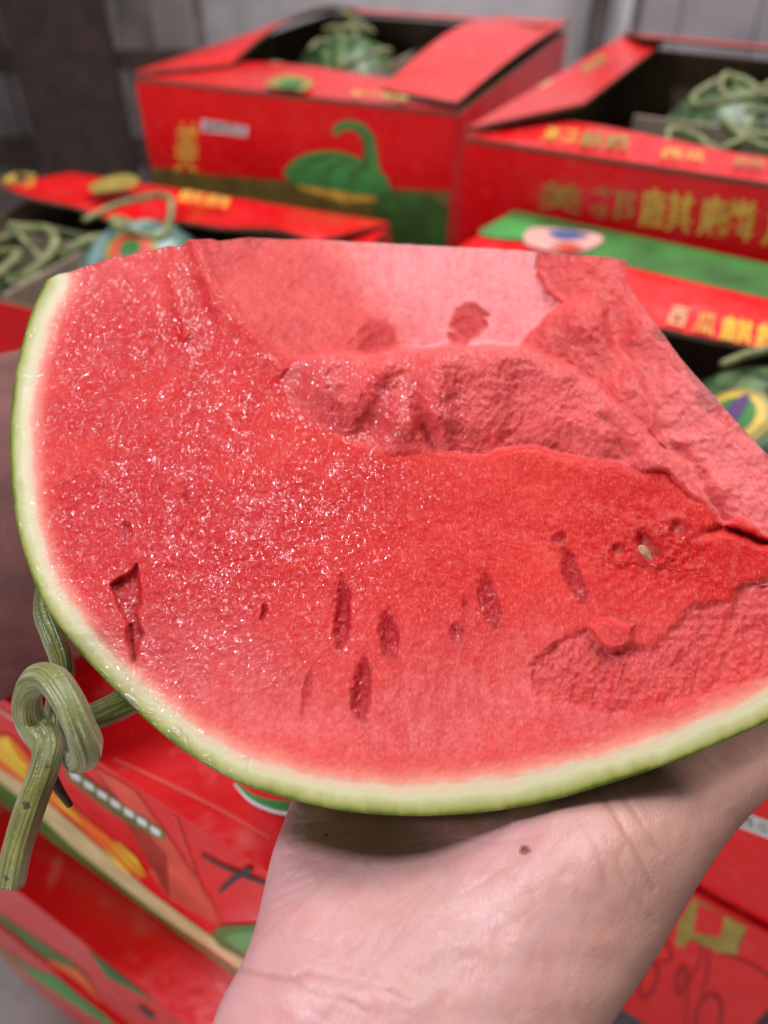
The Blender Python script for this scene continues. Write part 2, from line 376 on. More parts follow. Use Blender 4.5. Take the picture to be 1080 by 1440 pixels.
# ------------------------------------------------------------------ cartons
TH = 0.005
_text_cache = {}
def text_mesh(body):
    if body not in _text_cache:
        c = bpy.data.curves.new('lettering', 'FONT'); c.body = body; c.offset = 0.008
        o = bpy.data.objects.new('lettering', c); COL.objects.link(o)
        dg = bpy.context.evaluated_depsgraph_get(); me = bpy.data.meshes.new_from_object(o.evaluated_get(dg))
        V = np.array([v.co[:2] for v in me.vertices]); F = [tuple(p.vertices) for p in me.polygons]
        bpy.data.objects.remove(o); bpy.data.curves.remove(c); bpy.data.meshes.remove(me)
        V = (V - V.min(0)) / (V.max(0) - V.min(0)); _text_cache[body] = (V, F)
    return _text_cache[body]

class Carton:
    def __init__(s, name, label, fl, yaw, W, L, H, ztop, group='cartons of melons stacked in the stall'):
        s.W, s.L, s.H = W, L, H; s.yaw = R(yaw); s.z0 = ztop + ZC - H
        s.root = empty(name, (fl[0], fl[1], s.z0), label, 'carton', s.yaw, group)
        s.o = np.array([fl[0], fl[1], s.z0]); c, n = math.cos(s.yaw), math.sin(s.yaw)
        s.ex = np.array([c, n, 0]); s.ey = np.array([-n, c, 0]); s.ez = np.array([0, 0, 1.0])
    def loc(s, P): d = np.asarray(P) - s.o; return np.array([d @ s.ex, d @ s.ey, d @ s.ez])
    def hit(s, px, py, face, off=0.0):
        """photo pixel -> (u, v) on 'front' (u = x, v = z) or 'top' (u = x, v = y) or 'right'"""
        d = ray(px, py)
        n, k = {'front': (s.ey, 0.0), 'top': (s.ez, s.H + off), 'right': (s.ex, s.W)}[face]
        t = (k - (CO - s.o) @ n) / (d @ n); q = s.loc(CO + t * d)
        return {'front': (q[0], q[2]), 'top': (q[0], q[1]), 'right': (q[1], q[2])}[face]
    def clampuv(s, q, face):
        m = {'front': (s.W, s.H), 'top': (s.W, s.L), 'right': (s.L, s.H)}[face]
        return (min(max(q[0], 0.001), m[0] - 0.001), min(max(q[1], 0.001), m[1] - 0.001))
    def surf(s, face):
        if face == 'front': return lambda u, v, o: (u, -o, v)
        if face == 'right': return lambda u, v, o: (s.W + o, u, v)
        return lambda u, v, o: (u, v, s.H + o)
    def panel(s, name, x0, x1, y0, y1, z0, z1, outer):
        o = slab(name, x0, x1, y0, y1, z0, z1, M_KRAFT, s.root); o.data.materials.append(M_RED)
        for p in o.data.polygons:
            if p.normal.dot(Vector(outer)) > -0.5 and (abs(p.normal.z) < 0.5 or outer[2]): p.material_index = 1
        return o
    def body(s, closed=False):
        W, L, H = s.W, s.L, s.H
        s.panel('front_panel', 0, W, 0, TH, 0, H, (0, -1, 0)); s.panel('back_panel', 0, W, L - TH, L, 0, H, (0, 1, 0))
        s.panel('side_panel', 0, TH, TH, L - TH, 0, H, (-1, 0, 0)); s.panel('side_panel', W - TH, W, TH, L - TH, 0, H, (1, 0, 0))
        slab('base_panel', TH, W - TH, TH, L - TH, 0.0, TH, M_KRAFT, s.root)
        if closed:
            s.panel('flap', 0, W, 0, L / 2 - 0.001, H, H + 0.004, (0, 0, 1)); s.panel('flap', 0, W, L / 2 + 0.001, L, H, H + 0.004, (0, 0, 1))
    def flap(s, pts, sag=None, n=18, thick=0.004, name='flap'):
        """quad on the top (4 corners x,y: hinge a, hinge b, free b, free a); sag(u,v)->z above the rim"""
        a, b, c, d = [np.array(p, float) for p in pts]; sag = sag or (lambda u, v: 0.0)
        V = []; F = []; mi = []
        for side in (0, 1):
            for i in range(n + 1):
                for j in range(n // 2 + 1):
                    u, v = i / n, j / (n // 2); p = (a * (1 - u) + b * u) * (1 - v) + (d * (1 - u) + c * u) * v
                    V.append((p[0], p[1], s.H + 0.001 + sag(u, v) + (thick if side == 0 else 0)))
        m = n // 2 + 1; k = (n + 1) * m
        for side in (0, 1):
            for i in range(n):
                for j in range(n // 2):
                    q = [side * k + i * m + j, side * k + (i + 1) * m + j, side * k + (i + 1) * m + j + 1, side * k + i * m + j + 1]
                    F.append(tuple(q if side == 0 else q[::-1])); mi.append(1 if side == 0 else 0)
        ring = [i * m for i in range(n + 1)] + [n * m + j for j in range(1, m)] + [i * m + m - 1 for i in range(n - 1, -1, -1)] + [j for j in range(m - 2, 0, -1)]
        for i in range(len(ring)):
            p, q = ring[i], ring[(i + 1) % len(ring)]; F.append((p, q, q + k, p + k)); mi.append(0)
        o = mesh_np(name, V, F, [M_KRAFT, M_RED], s.root, smooth=False, mi=mi)
        bm = bmesh.new(); bm.from_mesh(o.data); bmesh.ops.recalc_face_normals(bm, faces=bm.faces[:]); bm.to_mesh(o.data); bm.free()
        return o
    def shape(s, name, px, face, mat, off=0.0012, smooth=False, parent=None, lift=0.0):
        """flat print whose outline is given in photograph pixels"""
        P = [s.clampuv(s.hit(x, y, face, lift), face) for x, y in px]
        if smooth:
            P = list(P) + [P[0]]; P = [tuple(q) for q in catmull(P, 5)[:-1]]
        f = s.surf(face); V = [f(u, v, lift + off * 0.3) for u, v in P]
        bm = bmesh.new(); fc = bm.faces.new([bm.verts.new(v) for v in V]); bmesh.ops.triangulate(bm, faces=[fc])
        me = bpy.data.meshes.new(name); bm.to_mesh(me); bm.free(); me.materials.append(mat)
        o = bpy.data.objects.new(name, me); COL.objects.link(o); o.parent = parent or s.root; return o
    def stroke(s, name, px, wpx, face, mat, off=0.0014, lift=0.0):
        P = catmull(px, 6); T = np.gradient(P, axis=0); T /= np.linalg.norm(T, axis=1)[:, None]; N = np.stack([-T[:, 1], T[:, 0]], 1)
        w = np.broadcast_to(np.interp(np.linspace(0, 1, len(P)), np.linspace(0, 1, len(np.atleast_1d(wpx))), np.atleast_1d(wpx)), (len(P),))[:, None] / 2
        A, B = P + N * w, P - N * w; f = s.surf(face); V = []
        for a, b in zip(A, B):
            V.append(f(*s.clampuv(s.hit(a[0], a[1], face, lift), face), lift + off * 0.3)); V.append(f(*s.clampuv(s.hit(b[0], b[1], face, lift), face), lift + off * 0.3))
        F = [(2 * i, 2 * i + 1, 2 * i + 3, 2 * i + 2) for i in range(len(P) - 1)]
        return mesh_np(name, V, F, mat, s.root, smooth=False)
    def text(s, body, bl, br, tl, face, mat, off=0.0016, name='lettering', lift=0.0):
        """each character its own print, laid out between pixel corners"""
        q = [np.array(s.hit(*p, face, lift)) for p in (bl, br, tl)]; ux, uy = q[1] - q[0], q[2] - q[0]; f = s.surf(face); n = len(body)
        for i, ch in enumerate(body):
            V, F = text_mesh(ch); P = q[0] + ((V[:, :1] * 0.90 + i + 0.05) / n) * ux + V[:, 1:] * uy
            mesh_np(name, [f(*s.clampuv(q_, face), lift + off * 0.3) for q_ in P], F, mat, s.root, smooth=False)

# ---- A: the carton with the green melon print, behind left
A = Carton('carton', 'red melon carton printed with a green melon and curling stalk, open top', (-0.310, 1.075), -22.9, 0.42, 0.55, 0.25, -0.2245)
A.body()
A.flap([(0.0, 0.0), (0.42, 0.0), (0.40, 0.145), (0.05, 0.13)], lambda u, v: 0.004 * v * math.sin(u * 6) - 0.002 * v, name='flap')
A.flap([(0.0, 0.55), (0.0, 0.0), (0.085, 0.09), (0.08, 0.53)], lambda u, v: 0.006 + 0.028 * v * (1 - u) * u * 4, name='flap')
A.flap([(0.42, 0.55), (0.0, 0.55), (0.03, 0.44), (0.40, 0.44)], lambda u, v: 0.006 + 0.012 * v, name='flap')
A.flap([(0.42, 0.004), (0.42, 0.55), (0.312, 0.55), (0.322, 0.03)], lambda u, v: 0.009 + 0.020 * math.sin(u * math.pi) * (0.3 + 0.7 * v), name='flap')
slab('divider', 0.20, 0.205, 0.02, 0.50, 0.01, 0.225, M_DIV, A.root); slab('divider', 0.03, 0.199, 0.25, 0.255, 0.01, 0.22, M_DIV, A.root); slab('divider', 0.206, 0.39, 0.25, 0.255, 0.01, 0.228, M_DIV, A.root)
A.shape('printed_band', [(198, 232), (300, 246), (420, 258), (520, 262), (640, 270), (642, 420), (215, 330)], 'front', M_OLIVE)
A.shape('printed_band', [(520, 268), (600, 276), (640, 292), (642, 430), (540, 420)], 'front', M_GREEN, 0.0016)
A.stroke('printed_streak', [(420, 262), (480, 276), (530, 280)], [4, 14, 5], 'front', M_GOLD, 0.002)
A.shape('printed_melon', [(398, 240), (425, 218), (470, 212), (505, 222), (540, 244), (548, 268), (520, 275), (460, 266), (410, 256)], 'front', M_GREEN2, 0.0022, True)
for q in ([(420, 246), (440, 226), (470, 220)], [(452, 256), (464, 238), (486, 226)], [(492, 264), (498, 246), (512, 232)]):
    A.stroke('printed_stripe', q, [3, 9, 3], 'front', M_GREEN, 0.0028)
A.stroke('printed_stalk', [(472, 190), (478, 178), (500, 177), (517, 192), (521, 215), (522, 245)], [9, 12, 14, 17, 19, 26], 'front', M_GREEN2, 0.0030)
A.stroke('printed_stalk_shade', [(496, 180), (512, 194), (514, 240)], [3, 5, 8], 'front', M_GREEN, 0.0036)
A.text('美', (243, 240), (279, 243), (246, 170), 'front', M_GOLD)
A.shape('printed_label', [(284, 168), (349, 178), (347, 192), (283, 184)], 'front', M_WHITE)
A.text('麒麟西瓜', (287, 183), (345, 190), (288, 171), 'front', M_BLACK, 0.002)
A.shape('logo', [(372, 120), (385, 110), (405, 106), (430, 110), (440, 119), (425, 129), (400, 133), (380, 129)], 'top', M_GOLD2, 0.003, True, lift=0.0095)
A.shape('logo_center', [(388, 120), (405, 113), (428, 118), (420, 126), (398, 127)], 'top', M_GREEN, 0.0037, True, lift=0.0095)
A.text('美都麒麟', (486, 146), (572, 156), (494, 126), 'top', M_GOLD, 0.003, lift=0.0105)
A.text('麒麟', (664, 124), (706, 100), (650, 112), 'top', M_GOLD, 0.006, lift=0.036)
A.text('美都', (742, 82), (790, 58), (728, 72), 'top', M_GOLD, 0.006, lift=0.036)
# ---- B: the carton with gold lettering, behind right
B = Carton('carton', 'red melon carton with large gold lettering across its front, vines inside', (0.081, 0.820), -29.0, 0.50, 0.55, 0.25, -0.2245)
B.body()
B.flap([(0.0, 0.0), (0.50, 0.0), (0.48, 0.075), (0.02, 0.095)], lambda u, v: 0.003 * math.sin(u * 9) * v, name='flap')
B.flap([(0.0, 0.55), (0.0, 0.002), (0.085, 0.10), (0.062, 0.56)], lambda u, v: 0.0075 + 0.012 * v * u, name='flap')
B.flap([(0.50, 0.55), (0.0, 0.55), (0.05, 0.47), (0.48, 0.47)], lambda u, v: 0.012 + 0.01 * v, name='flap')
slab('divider', 0.10, 0.30, 0.27, 0.275, 0.01, 0.228, M_DIV, B.root); slab('divider', 0.301, 0.307, 0.05, 0.40, 0.01, 0.235, M_DIV, B.root); slab('divider', 0.31, 0.48, 0.27, 0.275, 0.01, 0.225, M_DIV, B.root)
B.text('美都', (752, 292), (893, 312), (756, 252), 'front', M_GOLD2, 0.002)
B.text('麒麟', (893, 318), (1062, 342), (898, 262), 'front', M_GOLD, 0.002)
B.text('瓜', (1066, 344), (1145, 356), (1070, 292), 'front', M_GOLD, 0.002)
B.stroke('printed_streak', [(860, 326), (950, 345), (1040, 372)], [3, 8, 5], 'front', M_ORANGE, 0.002)
B.text('美都', (760, 197), (808, 204), (770, 178), 'top', M_GOLD, 0.003, lift=0.0085)
B.text('麒麟', (812, 206), (884, 214), (818, 184), 'top', M_GOLD2, 0.003, lift=0.0085)
B.text('西瓜', (926, 222), (992, 228), (930, 208), 'top', M_GOLD, 0.003, lift=0.0085)
B.text('麒麟', (1030, 232), (1074, 238), (1034, 220), 'top', M_GOLD2, 0.003, lift=0.0085)
B.shape('logo', [(758, 124), (772, 115), (795, 114), (815, 117), (806, 128), (780, 133), (762, 131)], 'top', M_CREAM, 0.004, True, lift=0.012)
B.shape('logo_center', [(772, 123), (790, 119), (805, 121), (795, 128), (775, 129)], 'top', M_GREEN, 0.0047, True, lift=0.012)
B.text('麒', (738, 167), (770, 170), (750, 145), 'top', M_GOLD, 0.004, lift=0.011)
B.text('麒麟', (824, 108), (858, 84), (812, 98), 'top', M_GOLD2, 0.004, lift=0.014)
# ---- C: open carton at left, its far flap buckled over the melons
C = Carton('carton', 'open red carton behind the knotted stalk with a buckled flap over pale melons', (-0.515, 0.740), -22.9, 0.44, 0.30, 0.20, -0.325)
C.body()
C.flap([(0.44, 0.30), (0.0, 0.30), (0.0, 0.19), (0.40, 0.195)], lambda u, v: 0.006 + 0.016 * v * (0.5 + 0.5 * math.sin(u * 7.0 + 0.5)) + 0.003 * math.sin(u * 19) * v, n=36, name='flap')
C.flap([(0.44, 0.02), (0.44, 0.30), (0.36, 0.29), (0.36, 0.05)], lambda u, v: 0.002, name='flap')
slab('divider', 0.135, 0.14, 0.03, 0.20, 0.01, 0.188, M_DIV, C.root); slab('divider', 0.02, 0.132, 0.155, 0.16, 0.01, 0.19, M_DIV, C.root)
C.shape('logo', [(124, 262), (150, 250), (180, 246), (196, 253), (186, 264), (155, 270), (132, 271)], 'top', M_GOLD2, 0.003, True, lift=0.028)
C.text('美都', (0, 258), (50, 266), (4, 238), 'top', M_GOLD, 0.003, lift=0.034)
C.text('麒麟', (245, 282), (320, 296), (256, 266), 'top', M_GOLD, 0.003, lift=0.028)
# ---- D: open carton at right, green and red far flap
D = Carton('carton', 'open red carton at right with a green edged flap over a stickered melon', (-0.106, 0.408), -32.5, 0.46, 0.44, 0.2145, -0.285)
D.body()
D.flap([(0.46, 0.44), (0.0, 0.44), (0.0, 0.28), (0.46, 0.28)], lambda u, v: 0.003 + 0.004 * math.sin(u * 7) * sstep(0.4, 1.0, v), name='flap')
mesh_np('printed_band', [(0.0 + 0.46 * (i // 2) / 12, 0.439 if i % 2 else 0.368, 0.2145 + 0.0085 + 0.0042 * 0) for i in range(26)], [(2 * i, 2 * i + 2, 2 * i + 3, 2 * i + 1) for i in range(12)], M_GREEN, D.root)
D.shape('printed_streak', [(700, 306), (760, 320), (740, 338), (672, 330)], 'top', M_GREEN2, 0.0038, True, lift=0.009)
D.shape('printed_slice', [(735, 335), (750, 322), (800, 325), (845, 333), (838, 348), (800, 356), (745, 348)], 'top', M_PINK, 0.0044, True, lift=0.009)
D.shape('printed_slice_shade', [(768, 326), (800, 326), (828, 334), (800, 340), (780, 336)], 'top', M_NAVY, 0.0052, True, lift=0.009)
D.shape('printed_slice_core', [(770, 348), (800, 343), (820, 350), (800, 356)], 'top', M_CORAL, 0.0052, True, lift=0.009)
D.text('西', (935, 455), (962, 462), (945, 430), 'top', M_CREAM, 0.003, lift=0.009)
D.text('瓜', (972, 466), (1004, 474), (980, 438), 'top', M_GOLD, 0.003, lift=0.009)
D.text('麒麟', (1008, 478), (1110, 500), (1014, 444), 'top', M_YELLOW, 0.003, lift=0.009)
D.shape('printed_label', [(1035, 1138), (1130, 1172), (1128, 1196), (1033, 1160)], 'front', M_WHITE)
D.text('西瓜麒麟', (1040, 1158), (1126, 1190), (1041, 1144), 'front', M_BLACK, 0.002)
# ---- F and G: cartons at lower left; H lower right
dF = np.array([math.cos(R(-31)), math.sin(R(-31))])
pF = np.array([-0.275, 0.279]) - 0.20 * dF
Fc = Carton('carton', 'red carton with orange flame print and green band below the knotted stalk', tuple(pF), -31, 0.52, 0.19, 0.195, -0.325)
Fc.body(True)
G = Carton('carton', 'lowest red carton with green leaf print standing on the concrete floor', tuple(pF + np.array([-0.018, -0.030])), -31, 0.52, 0.22, 0.205, -0.520)
G.body(True)
H = Carton('carton', 'lower red carton with a gold square character beside the wrist', (-0.130, 0.418), -32.5, 0.46, 0.44, 0.219, -0.5065)
H.body(True)
G2 = Carton('carton', 'red carton under the green leaf one, second up from the concrete floor', tuple(pF + np.array([-0.020, -0.033])), -31, 0.52, 0.22, 0.178, -0.7295)
G2.body(True)
G3 = Carton('carton', 'bottom carton of the stack standing on the concrete floor', tuple(pF + np.array([-0.018, -0.030])), -31, 0.52, 0.22, 0.178, -0.9120)
G3.body(True)
# low timber platform behind that stack, carrying the other cartons
e1 = np.array([math.cos(R(-31)), math.sin(R(-31))]); e2 = np.array([-e1[1], e1[0]]); pc = 0.300 * e2 - 0.95 * e1
pl = empty('platform', (pc[0], pc[1], 0.0), 'low timber platform carrying the cartons behind the front stack', 'platform', R(-31))
for i in range(9):
    slab('deck_board', 0.0, 2.3, i * 0.15, i * 0.15 + 0.144, 0.340, 0.3685, M_WOOD, pl, 0.003)
for x in (0.05, 1.1, 2.2):
    slab('bearer', x, x + 0.06, 0.02, 1.32, 0.0, 0.339, M_WOOD, pl, 0.003)
# plain lower tiers that carry the open cartons
for nm, P_, yaw, W_, L_, zt, hh in (('A', A, -22.9, 0.42, 0.55, -0.4745, 0.2505), ('B', B, -29, 0.50, 0.55, -0.4745, 0.2505), ('C', C, -22.9, 0.44, 0.30, -0.525, 0.2)):
    lab = {'A': 'closed red carton under the one with the melon print', 'B': 'closed red carton under the one with large gold lettering', 'C': 'closed red carton under the one with the buckled flap'}[nm]
    q = Carton('carton', lab, (P_.o[0], P_.o[1]), yaw, W_, L_, hh - 0.005, zt - 0.005); q.body(True)
# prints on F (outlines in photograph pixels on its front face)
Fc.shape('printed_band', [(-40, 1058), (0, 1090), (100, 1180), (200, 1268), (300, 1342), (345, 1372), (420, 1420), (420, 1450), (345, 1398), (200, 1300), (80, 1208), (-40, 1110)], 'front', M_GREEN)
Fc.shape('printed_band_edge', [(-40, 1040), (0, 1072), (60, 1120), (130, 1182), (210, 1252), (300, 1318), (360, 1360), (345, 1366), (220, 1282), (110, 1196), (30, 1122), (-40, 1066)], 'front', M_CREAM, 0.0018)
Fc.shape('printed_flame', [(-30, 1010), (0, 1030), (18, 1035), (40, 1060), (50, 1075), (90, 1120), (140, 1165), (125, 1165), (90, 1140), (60, 1120), (30, 1098), (-30, 1060)], 'front', M_ORANGE, 0.0022)
Fc.shape('printed_flame', [(-30, 1022), (0, 1038), (12, 1034), (22, 1058), (42, 1078), (36, 1082), (52, 1100), (30, 1090), (0, 1064), (-30, 1048)], 'front', M_YELLOW, 0.0028)
Fc.shape('printed_flame', [(90, 1118), (120, 1150), (150, 1172), (180, 1198), (205, 1232), (180, 1220), (150, 1196), (120, 1168)], 'front', M_ORANGE, 0.0020)
for q in ([(158, 1186), (178, 1206), (200, 1232)], [(166, 1182), (190, 1206), (206, 1230)], [(150, 1190), (170, 1214), (186, 1228)], [(60, 1105), (95, 1135), (118, 1160)]):
    Fc.stroke('printed_flame_tongue', q, [2, 6, 1.5], 'front', M_YELLOW, 0.0032)
Fc.shape('printed_glow', [(130, 1075), (190, 1110), (240, 1180), (300, 1270), (310, 1300), (240, 1265), (210, 1225), (235, 1200), (190, 1150)], 'front', M_CORAL, 0.0013)
Fc.shape('printed_label', [(92, 1076), (110, 1082), (170, 1128), (232, 1166), (236, 1180), (222, 1178), (160, 1144), (96, 1094)], 'front', M_OLIVE, 0.0018)
for i in range(7):
    t = i / 6.0; x0, y0 = 100 + t * 112, 1086 + t * 76
    Fc.shape('printed_mark', [(x0, y0 - 4), (x0 + 14, y0 + 4), (x0 + 15, y0 + 13), (x0 + 2, y0 + 6)], 'front', M_WHITE, 0.0024)
Fc.shape('printed_leaf', [(298, 1312), (315, 1300), (350, 1299), (400, 1300), (400, 1370), (345, 1345), (312, 1330)], 'front', M_GREEN, 0.0030, True)
Fc.shape('printed_leaf_center', [(316, 1316), (340, 1308), (400, 1310), (400, 1360), (345, 1336)], 'front', M_GREEN2, 0.0036, True)
Fc.stroke('printed_rim', [(332, 1100), (352, 1120), (380, 1132), (412, 1136), (450, 1135)], [3, 8, 14, 18, 18], 'top', M_GREEN, 0.002, lift=0.0045)
Fc.stroke('printed_rim_edge', [(330, 1104), (352, 1127), (382, 1141), (412, 1146), (450, 1145)], [2, 4, 5, 5, 5], 'top', M_WHITE, 0.0026, lift=0.0045)
Fc.stroke('printed_line', [(160, 1068), (230, 1100), (310, 1140), (380, 1180)], [3, 5, 4, 3], 'top', M_CORAL, 0.002, lift=0.0045)
Fc.stroke('printed_line', [(235, 1110), (255, 1170), (275, 1225), (292, 1266)], [3, 3, 2.5, 2], 'front', M_CORAL, 0.002)
Fc.stroke('printed_cross', [(284, 1200), (310, 1214), (352, 1232), (380, 1242)], [3, 4, 6, 4], 'front', M_BLACK, 0.003)
Fc.stroke('printed_cross', [(310, 1252), (330, 1234), (356, 1218)], [6, 8, 10], 'front', M_BLACK, 0.0036)
Fc.stroke('printed_line', [(-20, 985), (60, 1035), (150, 1078)], [3, 4, 3], 'front', M_PINK, 0.0016)
def tier(kind, name, px, *a, **k):
    mx, my = np.mean(np.array(px, float), 0)
    for c in (G, G2, G3):
        q = c.hit(mx, my, 'front')
        if 0.0 <= q[1] <= c.H: getattr(c, kind)(name, px, *a, **k); return
tier('shape', 'printed_leaf', [(0, 1234), (30, 1228), (52, 1244), (68, 1276), (60, 1282), (34, 1270), (0, 1256)], 'front', M_GREEN, 0.002, True)
tier('shape', 'printed_band', [(-20, 1270), (40, 1312), (100, 1352), (128, 1376), (110, 1376), (60, 1344), (-20, 1290)], 'front', M_GREEN, 0.002)
tier('shape', 'printed_band', [(124, 1334), (150, 1346), (190, 1380), (212, 1398), (190, 1394), (150, 1372)], 'front', M_GREEN, 0.002)
tier('shape', 'printed_leaf', [(20, 1362), (40, 1358), (80, 1374), (110, 1400), (140, 1416), (150, 1440), (100, 1438), (70, 1404)], 'front', M_GREEN2, 0.002, True)
tier('shape', 'printed_leaf', [(190, 1352), (230, 1362), (262, 1398), (250, 1402), (215, 1384)], 'front', M_GOLD2, 0.002, True)
tier('shape', 'printed_leaf', [(278, 1410), (310, 1408), (330, 1440), (300, 1446), (270, 1430)], 'front', M_GOLD2, 0.002, True)
tier('stroke', 'printed_edge', [(15, 1234), (60, 1268), (130, 1310), (190, 1356)], [3, 8, 7, 2], 'front', M_CORAL, 0.003)
tier('stroke', 'printed_streak', [(70, 1350), (110, 1370), (140, 1404)], [4, 12, 3], 'front', M_ORANGE, 0.003)
tier('stroke', 'printed_streak', [(196, 1412), (216, 1430)], [4, 8], 'front', M_BLACK, 0.003)
# prints on D and H fronts
H.shape('gold_character', [(978, 1258), (1052, 1302), (1040, 1320), (1036, 1342), (1008, 1338), (985, 1322), (972, 1320), (960, 1332), (950, 1328), (954, 1296)], 'front', M_GOLD2, 0.002)
H.shape('gold_character_gap', [(982, 1270), (1020, 1284), (1014, 1316), (976, 1310)], 'front', M_RED, 0.0027)
def outline(c, cx, cy, rx, ry, rot, w, mat):
    a = np.linspace(0, 2 * math.pi, 13); cr, sr = math.cos(R(rot)), math.sin(R(rot))
    c.stroke('printed_outline', [(cx + rx * math.cos(t) * cr - ry * math.sin(t) * sr, cy + rx * math.cos(t) * sr + ry * math.sin(t) * cr) for t in a], w, 'front', mat, 0.0018)
outline(H, 912, 1378, 11, 26, 18, 5, M_DKRED); outline(H, 958, 1378, 6, 20, 8, 7, M_DKRED); outline(H, 996, 1430, 18, 32, 12, 6, M_DKRED)
for q in ([(986, 1326), (982, 1356), (968, 1384), (964, 1440)], [(996, 1330), (994, 1370), (986, 1400)], [(936, 1320), (944, 1348), (930, 1352)]):
    H.stroke('printed_line', q, [4, 5, 3], 'front', M_DKRED, 0.0018)
H.stroke('printed_line', [(1010, 1340), (1050, 1352), (1090, 1378)], [4, 3, 3], 'front', M_DKRED, 0.0018)

# ------------------------------------------------------------------ whole melons and vines inside the cartons
def vine_pts(p0, n, r, seed, up=0.0):
    rng = random.Random(seed); a0 = rng.uniform(0, 6.28); sweep = rng.uniform(5.0, 8.5); out = []
    for i in range(n):
        t = i / (n - 1); a = a0 + t * sweep
        out.append((p0[0] + r * math.cos(a) * (0.5 + t), p0[1] + r * math.sin(a) * (0.5 + 0.8 * t), p0[2] + up * t + 0.012 * math.sin(a * 1.7 + seed)))
    return catmull(out, 6)
def melon(cart, x, y, r, label, seed, sticker=None, zc=None, flat=0.92, skin=None):
    bm = bmesh.new(); bmesh.ops.create_uvsphere(bm, u_segments=40, v_segments=24, radius=1)
    for v in bm.verts:
        k = 1 + 0.01 * math.sin(10 * math.atan2(v.co.y, v.co.x)); v.co = (v.co.x * r * k, v.co.y * r * k, v.co.z * r * flat)
    P = cart.o + cart.ex * x + cart.ey * y + cart.ez * (zc if zc is not None else TH + r * flat)
    root = empty('watermelon', P - np.array([0, 0, r * flat]), label, 'watermelon', 0, 'whole melons inside the open cartons')
    me = bpy.data.meshes.new('body'); 
    for v in bm.verts: v.co.z += r * flat
    bm.to_mesh(me); bm.free(); me.materials.append(skin or M_MELON); me.polygons.foreach_set('use_smooth', np.ones(len(me.polygons), bool))
    o = bpy.data.objects.new('body', me); COL.objects.link(o); o.parent = root
    top = (0, 0, 2 * r * flat - 0.004)
    V, F = tube(vine_pts(top, 7, 0.035, seed, 0.02), np.linspace(0.0052, 0.0030, 37), 8); mesh_np('stalk', V, F, M_VINE, root)
    return root, P
def vine(cart, x, y, z, r, seed, label, n=8, up=0.01, rad=0.0045):
    P = cart.o + cart.ex * x + cart.ey * y + cart.ez * z
    pts = vine_pts((0, 0, 0), n, r, seed, up); V, F = tube(pts, np.linspace(rad, rad * 0.7, len(pts)), 8)
    return tag(mesh_np('vine', V + P, F, M_VINE, origin=P), label, 'vine', 'vines left on the melons')
melon(A, 0.11, 0.13, 0.080, 'dark striped melon in the near left cell of the melon print carton', 1, zc=0.150)
melon(A, 0.11, 0.38, 0.094, 'pale melon in the far left cell of the melon print carton', 2, zc=0.165)
melon(A, 0.30, 0.38, 0.088, 'melon in the far right cell of the melon print carton', 3, zc=0.165)
vine(A, 0.16, 0.32, 0.232, 0.05, 11, 'dry curled vine above the divider in the melon print carton')
melon(B, 0.20, 0.38, 0.095, 'dark melon in the back cell of the gold lettered carton', 4, zc=0.16)
melon(B, 0.40, 0.15, 0.09, 'melon in the near right cell of the gold lettered carton', 5, zc=0.15)
melon(B, 0.20, 0.15, 0.09, 'melon in the near left cell of the gold lettered carton', 6, zc=0.15)
for i, (x, y, z, r) in enumerate(((0.20, 0.36, 0.240, 0.055), (0.27, 0.34, 0.238, 0.045), (0.40, 0.19, 0.232, 0.055), (0.25, 0.24, 0.230, 0.05), (0.42, 0.34, 0.236, 0.05))):
    vine(B, x, y, z, r, 20 + i, ('thick olive vine coiled over the back melon of the gold lettered carton', 'vine looped beside the coiled one in the gold lettered carton', 'vine hanging over the near right melon in the gold lettered carton', 'vine drooping over the pale divider in the gold lettered carton', 'vine in the far right cell of the gold lettered carton')[i], rad=0.0052)
melon(C, 0.075, 0.085, 0.066, 'dark melon in the far corner of the carton with the buckled flap', 7, zc=0.115)
cq = C.loc(at(212, 402, 0.85))
m_, Pm = melon(C, cq[0], cq[1], 0.074, 'pale blue green melon with a sticker under the buckled flap', 8, zc=float(cq[2]), skin=M_MELONP)
def sticker(root, r, flat, direction, size, mats, name='sticker'):
    """disc prints hugging the melon skin"""
    d = Vector(direction).normalized(); t = d.orthogonal().normalized(); b = d.cross(t)
    for k, (a_, b__, mat, nm) in enumerate(mats):
        n = 20; V = []
        for rr in (1.0, 0.5):
            for i in range(n):
                an = 2 * math.pi * i / n; q = (d + t * (a_ * size * rr * math.cos(an) / r) + b * (b__ * size * rr * math.sin(an) / r)).normalized()
                V.append(Vector((q.x * r, q.y * r, q.z * r * flat + r * flat)) + d * (0.0016 + 0.0007 * k))
        V.append(Vector((d.x * r, d.y * r, d.z * r * flat + r * flat)) + d * (0.0016 + 0.0007 * k))
        F = [(i, (i + 1) % n, n + (i + 1) % n, n + i) for i in range(n)] + [(n + i, n + (i + 1) % n, 2 * n) for i in range(n)]
        mesh_np(nm, V, F, mat, root)
sticker(m_, 0.074, 0.92, (0.0, -0.55, 0.85), 0.030, [(1, 1, M_GOLD2, 'sticker'), (0.75, 0.7, M_CORAL, 'sticker_print'), (0.4, 0.35, M_GREEN, 'sticker_print')])
for i, (x, y, z, r) in enumerate(((0.07, 0.11, 0.185, 0.055), (0.05, 0.06, 0.178, 0.05), (0.10, 0.16, 0.18, 0.045))):
    vine(C, x, y, z, r, 40 + i, ('olive vine arching over the dark melon in the carton with the buckled flap', 'vine low beside the dark melon in the carton with the buckled flap', 'vine tucked against the divider under the buckled flap')[i], rad=0.0062)
